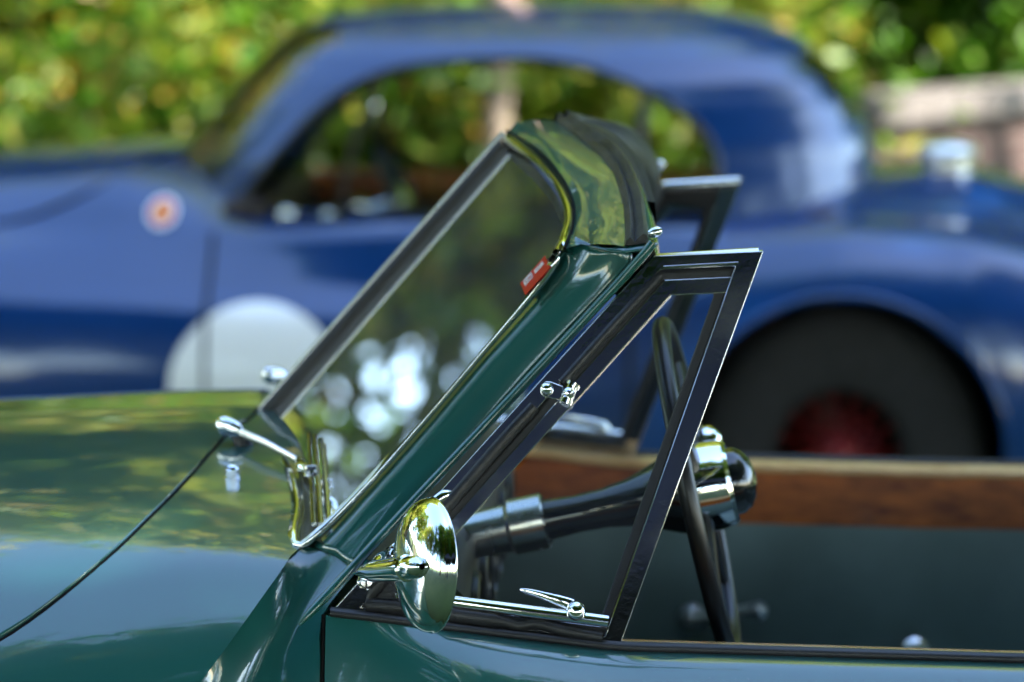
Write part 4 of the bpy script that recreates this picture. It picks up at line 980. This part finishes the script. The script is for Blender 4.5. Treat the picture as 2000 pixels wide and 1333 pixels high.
# bonnet shut line
for f in (lambda m_: m_, mirB):
    def btop(x, s):
        r_ = bsec(x); return next((a.lerp(b, (s-(YB-a.y))/((YB-b.y)-(YB-a.y)+1e-9)) for a, b in zip(r_, r_[1:]) if (YB-a.y) <= s <= (YB-b.y)), r_[0])
    ll = crv([btop(x, s) for x, s in ((-1.20, .02), (-1.22, .20), (-1.28, .38), (-1.40, .50), (-1.6, .545), (-1.9, .50), (-2.4, .40), (-2.9, .2))], 50)
    f(MB().tube(ll, .006, 6)).build('bonnet_shut_line', M['void'], cp_)
# cabin: plan loops at rising heights
CZ = [.855, .90, .96, 1.00, 1.05, 1.10, 1.14, 1.17, 1.20, 1.23, 1.255, 1.28, 1.30, 1.32, 1.335, 1.348, 1.358, 1.366, 1.373, 1.379, 1.383, 1.386]
def cpar(z):
    xf = np.interp(z, [.855,1.0,1.1,1.2,1.28,1.32,1.348,1.366,1.379,1.386], [-1.31,-1.245,-1.16,-1.075,-1.0,-.95,-.87,-.74,-.53,-.30])
    xr = np.interp(z, [.855,.96,1.05,1.14,1.20,1.26,1.30,1.335,1.358,1.373,1.386], [.545,.515,.495,.458,.42,.365,.31,.235,.15,.05,-.20])
    w_ = np.interp(z, [.855,.96,1.05,1.14,1.20,1.255,1.30,1.335,1.358,1.373,1.386], [.605,.59,.57,.54,.508,.458,.395,.325,.25,.17,.04])
    return float(xf), float(xr), float(w_)
NT = 144; loops = []
for z in CZ:
    xf, xr, w_ = cpar(z); lp_ = []
    xc = xf + (xr - xf)*.50
    for k in range(NT+1):
        t_ = 2*math.pi*k/NT; c_, s_ = math.cos(t_), math.sin(t_)
        e_ = 2/2.6 if c_ < 0 else 2/2.5
        X = xc + (xr - xc if c_ > 0 else xc - xf)*math.copysign(abs(c_)**e_, c_); Y = w_*math.copysign(abs(s_)**(2/2.9), s_)
        lp_.append(Vector((X, YB - Y, z)))
    loops.append(lp_)
# finer rows
lf = []
for k in range(len(loops[0])): lf.append(crv([l[k] for l in loops], 90))
rowsK = [[lf[k][i] for k in range(len(lf))] for i in range(90)]
def wpt(px, py): q = P(px, py, 8.1); return (q.x, q.z)
wpoly = [wpt(*p) for p in ((432,446),(500,350),(590,244),(640,200),(700,163),(770,138),(850,126),(950,119),(1050,119),(1150,136),(1250,172),(1320,212),(1370,252),(1398,305),(1402,370),(1392,440),(1240,452),(800,452))]
def inside(x, z, poly):
    r_ = False; n = len(poly)
    for i in range(n):
        (x0, z0), (x1, z1) = poly[i], poly[(i+1) % n]
        if (z0 > z) != (z1 > z) and x < (x1-x0)*(z-z0)/(z1-z0) + x0: r_ = not r_
    return r_
def pillar_x(z): return float(np.interp(z, [.86, 1.0, 1.1, 1.2, 1.3], [-1.12, -1.035, -.955, -.87, -.78]))
roof, swin, wind, rwin = MB(), MB(), MB(), MB()
allv = [tuple(p) for r_ in rowsK for p in r_]; nK = NT+1
for i in range(89):
    for k in range(NT):
        c = (rowsK[i][k] + rowsK[i+1][k+1]) / 2; f_ = (i*nK+k, i*nK+k+1, (i+1)*nK+k+1, (i+1)*nK+k)
        if inside(c.x, c.z, wpoly) and abs(c.y - YB) > .30: swin.f.append(f_)
        elif c.x < pillar_x(c.z) - .035 and .95 < c.z < 1.325: wind.f.append(f_)
        elif c.x > .30 and 1.10 < c.z < 1.26 and abs(c.y - YB) < .30: rwin.f.append(f_)
        else: roof.f.append(f_)
def trimv(o):
    o.v = list(allv); u = sorted({i for f_ in o.f for i in f_}); mp = {a: k for k, a in enumerate(u)}
    o.v = [o.v[a] for a in u]; o.f = [tuple(mp[i] for i in f_) for f_ in o.f]; return o
rf_ = trimv(roof).build('roof', M['blue'], cp_, angle=180)
sep = [MB(), MB()]; trimv(swin)
for f_ in swin.f: sep[0 if swin.v[f_[0]][1] < YB else 1].f.append(f_)
for o in sep: o.v = list(swin.v)
for o in sep:
    u = sorted({i for f_ in o.f for i in f_}); mp = {a: k for k, a in enumerate(u)}; o.v = [o.v[a] for a in u]; o.f = [tuple(mp[i] for i in f_) for f_ in o.f]
    o.v = [(p[0], YB + math.copysign(.592 - .27*(p[2] - .855), p[1] - YB), p[2]) for p in o.v]
    o.build('side_window', M['bglass'], cp_, angle=180)
trimv(wind).build('windscreen', M['bglass'], cp_, angle=180); trimv(rwin).build('rear_window', M['bglass'], cp_, angle=180)
# window surround and quarter-window divider
def cabpt(x, z, sgn=1):
    xf, xr, w_ = cpar(z); xc = xf + (xr-xf)*.5
    u = (x - xc)/((xr-xc) if x > xc else (xc-xf)); e_ = 2.6 if x < xc else 2.5
    return Vector((x, YB - sgn*w_*max(0, 1 - abs(u)**e_)**(1/2.9), z))
for f in (lambda m_: m_, mirB):
    sr = [cabpt(x, z) + Vector((0, -.004, 0)) for x, z in wpoly]
    f(MB().tube(crv(sr + [sr[0]], 90), .009, 6, caps=False)).build('window_surround', M['rubber'], rf_)
    fd = [cabpt(*wpt(*p)) + Vector((0, .012, 0)) for p in ((748, 150), (706, 235), (682, 330), (664, 450))]
    f(MB().tube(crv(fd, 14), .009, 8)).build('quarter_light_post', M['cabin'], rf_)
    dx = wpt(1262, 180); d2 = wpt(1225, 450)
    f(MB().tube([cabpt(*dx) + Vector((0, .004, 0)), cabpt((dx[0]+d2[0])/2, (dx[1]+d2[1])/2) + Vector((0, .004, 0)), cabpt(*d2) + Vector((0, .004, 0))], .013, 8)).build('window_divider', M['rubber'], rf_)
# inside: dash, seats, wheel, cap rails, headlining
MB().box((-1.02, YB, .84), (.06, .54, .08)).build('dashboard', M['cabin'], cp_, bevel=.03)
MB().box((-.3, YB, .30), (.85, .60, .02)).build('floor', M['carpet'], cp_, smooth=False)
MB().box((.36, YB, .62), (.04, .55, .28)).build('rear_bulkhead', M['cabin'], cp_, bevel=.02)
for s_ in (-1, 1):
    MB().box((-.10, YB + s_*.29, .42), (.27, .24, .12)).build('seat', M['redleather'], cp_, bevel=.05)
    MB().box((.20, YB + s_*.29, .66), (.07, .24, .24)).build('backrest', M['redleather'], cp_, bevel=.05)
    MB().box((-.36, YB + s_*.555, .885 if s_ > 0 else .825), (.62, .022, .035)).build('cap_rail', M['burl'], cp_, bevel=.012)
    MB().box((-.36, YB + s_*.565, .62), (.62, .012, .235)).build('door_trim', M['redleather'], cp_, bevel=.005)
sc2 = Vector((-.66, YB - .30, .90)); sx2 = Vector((.93, 0, .36)).normalized(); f1 = Vector((0, 1, 0)); f2 = sx2.cross(f1)
swo = MB().tube([sc2 + (f1*math.cos(t_) + f2*math.sin(t_))*.20 for t_ in [2*math.pi*k/40 for k in range(41)]], .011, 8, caps=False).build('steering_wheel', M['bakelite'], cp_, angle=180)
MB().lathe([(-.3, .02), (-.03, .02), (-.02, .05), (.01, .05), (.02, 0)], sc2, sx2, 20).build('steering_hub', M['chrome'], swo)
for k in range(4):
    t_ = math.pi/4 + k*math.pi/2; MB().tube([sc2, sc2 + (f1*math.cos(t_) + f2*math.sin(t_))*.2], .007, 6).build('spoke', M['bakelite'], swo)
q_ = P(735, 210, 8.5); MB().box(q_, (.012, .10, .028)).build('rear_view_mirror', M['chrome'], cp_, bevel=.008)
for px, py, y_ in ((700, 405, 8.2), (640, 425, 8.1), (560, 420, 8.1)):
    MB().lathe([(-.02, .004), (-.012, .018), (0, .024), (.012, .018), (.02, .0)], P(px, py, y_), (0, -1, .3), 16).build('chrome_knob', M['chrome'], cp_, angle=180)
# filler cap, tail lamp, bumper
fc = P(1850, 352, 8.42); fz = next((p.z for p in bsec(fc.x) if YB - p.y >= YB - 8.42), .93)
fo = MB().lathe([(-.03, .060), (.004, .060), (.010, .052), (.030, .052), (.034, .072), (.052, .074), (.064, .062), (.072, .03), (.073, 0)], (fc.x, 8.42, fz), (0, -.06, 1), 36).build('filler_cap', M['satin'], cp_, angle=35)
for s_ in (-1, 1):
    MB().lathe([(0, 0), (0, .085), (.02, .092), (.16, .05), (.22, 0)], (-2.93, YB + s_*.48, .70), (1, 0, .1), 28).build('headlamp', M['chrome'], cp_, angle=40)
    MB().tube([(1.50, YB + s_*.18, .50), (1.52, YB + s_*.36, .50), (1.42, YB + s_*.60, .50)], .03, 10).build('bumper', M['chrome'], cp_)
    MB().lathe([(0, 0), (0, .03), (.03, .026), (.05, 0)], (1.20, YB + s_*.60, .66), (1, -.0, .2), 16).build('tail_lamp', M['redwheel'], cp_)
bg = MB()
for k in range(9):
    y_ = YB + (k-4)*.028; hh = .13*math.sqrt(1 - ((k-4)/5)**2); bg.tube([(-3.12, y_, .46 - hh), (-3.14, y_, .46), (-3.11, y_, .46 + hh)], .006, 6)
bg.build('grille', M['chrome'], cp_)

# ------------------------------------------------------------------ behind the camera, mirrored in the chrome
gz = thing('gazebo', (.5, -3.4, 0), 'navy canopy tent behind the photographer, mirrored in the chrome door mirror', 'tent')
gx0, gx1, gy0, gy1, ze, za = -1.7, 2.5, -4.6, -.9, 2.6, 4.3
apx = Vector(((gx0+gx1)/2, (gy0+gy1)/2, za)); cor = [Vector((gx0,gy0,ze)), Vector((gx1,gy0,ze)), Vector((gx1,gy1,ze)), Vector((gx0,gy1,ze))]
cm_ = MB()
for i in range(4):
    a, b = cor[i], cor[(i+1) % 4]; rows = []
    for k in range(9):
        t_ = k/8; rows.append([a.lerp(b, j/8).lerp(apx, t_) - Vector((0, 0, .10*math.sin(math.pi*t_)*math.sin(math.pi*j/8))) for j in range(9)])
    cm_.grid(rows); cm_.grid([[a.lerp(b, j/8) for j in range(9)], [a.lerp(b, j/8) - Vector((0, 0, .24 + .02*math.sin(j*2.1))) for j in range(9)]])
cm_.build('canopy', M['navy'], gz, angle=30, solid=.004)
for c_ in cor: MB().tube([Vector((c_.x, c_.y, 0)), Vector((c_.x, c_.y, ze - .01))], .022, 8).build('leg', M['steel'], gz)
def person(loc, rz, label):
    pts = {'pel': (0,0,.95), 'sp': (0,.01,1.12), 'ch': (0,.02,1.30), 'nk': (0,.0,1.48), 'hd0': (0,-.02,1.57), 'hd1': (0,-.03,1.66), 'hd2': (0,-.02,1.74)}
    rad = {'pel': .145, 'sp': .125, 'ch': .145, 'nk': .052, 'hd0': .070, 'hd1': .085, 'hd2': .060}
    ed = [('pel','sp'),('sp','ch'),('ch','nk'),('nk','hd0'),('hd0','hd1'),('hd1','hd2')]
    for s_, t_ in ((-1,'l'),(1,'r')):
        for n_, p_, r_ in (('hip',(s_*.09,0,.90),.095),('kn',(s_*.11,-.02,.50),.060),('an',(s_*.12,.02,.09),.042),('to',(s_*.14,-.15,.04),.035),('sh',(s_*.17,.02,1.40),.060),('el',(s_*.27,.02,1.14),.045),('wr',(s_*.10,-.22,1.24),.030),('ha',(s_*.05,-.29,1.28),.034)):
            pts[n_+t_] = p_; rad[n_+t_] = r_
        ed += [('pel','hip'+t_),('hip'+t_,'kn'+t_),('kn'+t_,'an'+t_),('an'+t_,'to'+t_),('ch','sh'+t_),('sh'+t_,'el'+t_),('el'+t_,'wr'+t_),('wr'+t_,'ha'+t_)]
    ks = list(pts); me = bpy.data.meshes.new('body'); me.from_pydata([pts[k] for k in ks], [(ks.index(a), ks.index(b)) for a, b in ed], [])
    tmp = bpy.data.objects.new('tmp', me); S.collection.objects.link(tmp)
    tmp.modifiers.new('skin', 'SKIN'); sm = tmp.modifiers.new('s', 'SUBSURF'); sm.levels = 2
    if not me.skin_vertices: me.attributes
    bm = bmesh.new(); bm.from_mesh(me); ly = bm.verts.layers.skin.verify(); bm.verts.ensure_lookup_table()
    for i, k in enumerate(ks): bm.verts[i][ly].radius = (rad[k], rad[k]*(.8 if k in ('pel','sp','ch') else 1)); bm.verts[i][ly].use_root = (k == 'pel')
    bm.to_mesh(me); bm.free()
    dg = bpy.context.evaluated_depsgraph_get(); out = bpy.data.meshes.new_from_object(tmp.evaluated_get(dg)); bpy.data.objects.remove(tmp)
    for m_ in (simple('skin', (.48, .28, .20), .5), simple('grey_shirt', (.32, .33, .36), .8), simple('dark_jeans', (.03, .045, .09), .8), simple('dark_shoes', (.02, .02, .02), .5), simple('brown_hair', (.05, .03, .02), .6)): out.materials.append(m_)
    for p in out.polygons:
        c = p.center; p.use_smooth = True
        p.material_index = 3 if c.z < .10 else 2 if c.z < .98 and abs(c.x) < .24 and c.y > -.2 or c.z < .8 else 4 if c.z > 1.70 or (c.z > 1.55 and c.y > .02) else 0 if c.z > 1.49 or c.y < -.22 else 1
    o = bpy.data.objects.new('person', out); S.collection.objects.link(o); o.location = loc; o.rotation_euler = (0, 0, rz)
    o['label'] = label; o['category'] = 'person'
    k = MB(); cc = Vector((0, -.31, 1.30)); k.box(cc, (.065, .035, .045)); k.lathe([(0, .04), (.12, .042), (.12, .034), (.10, 0)], cc + Vector((0, -.03, 0)), (0, -1, 0), 20)
    ko = k.build('camera_body', M['bakelite'], None, bevel=.006); ko.location = loc; ko.rotation_euler = (0, 0, rz)
    ko['label'] = 'black camera held in both hands by the person mirrored in the chrome'; ko['category'] = 'camera'
person((-.25, -.85, 0), R(180), 'person in grey top and dark jeans holding a camera, mirrored in the chrome')
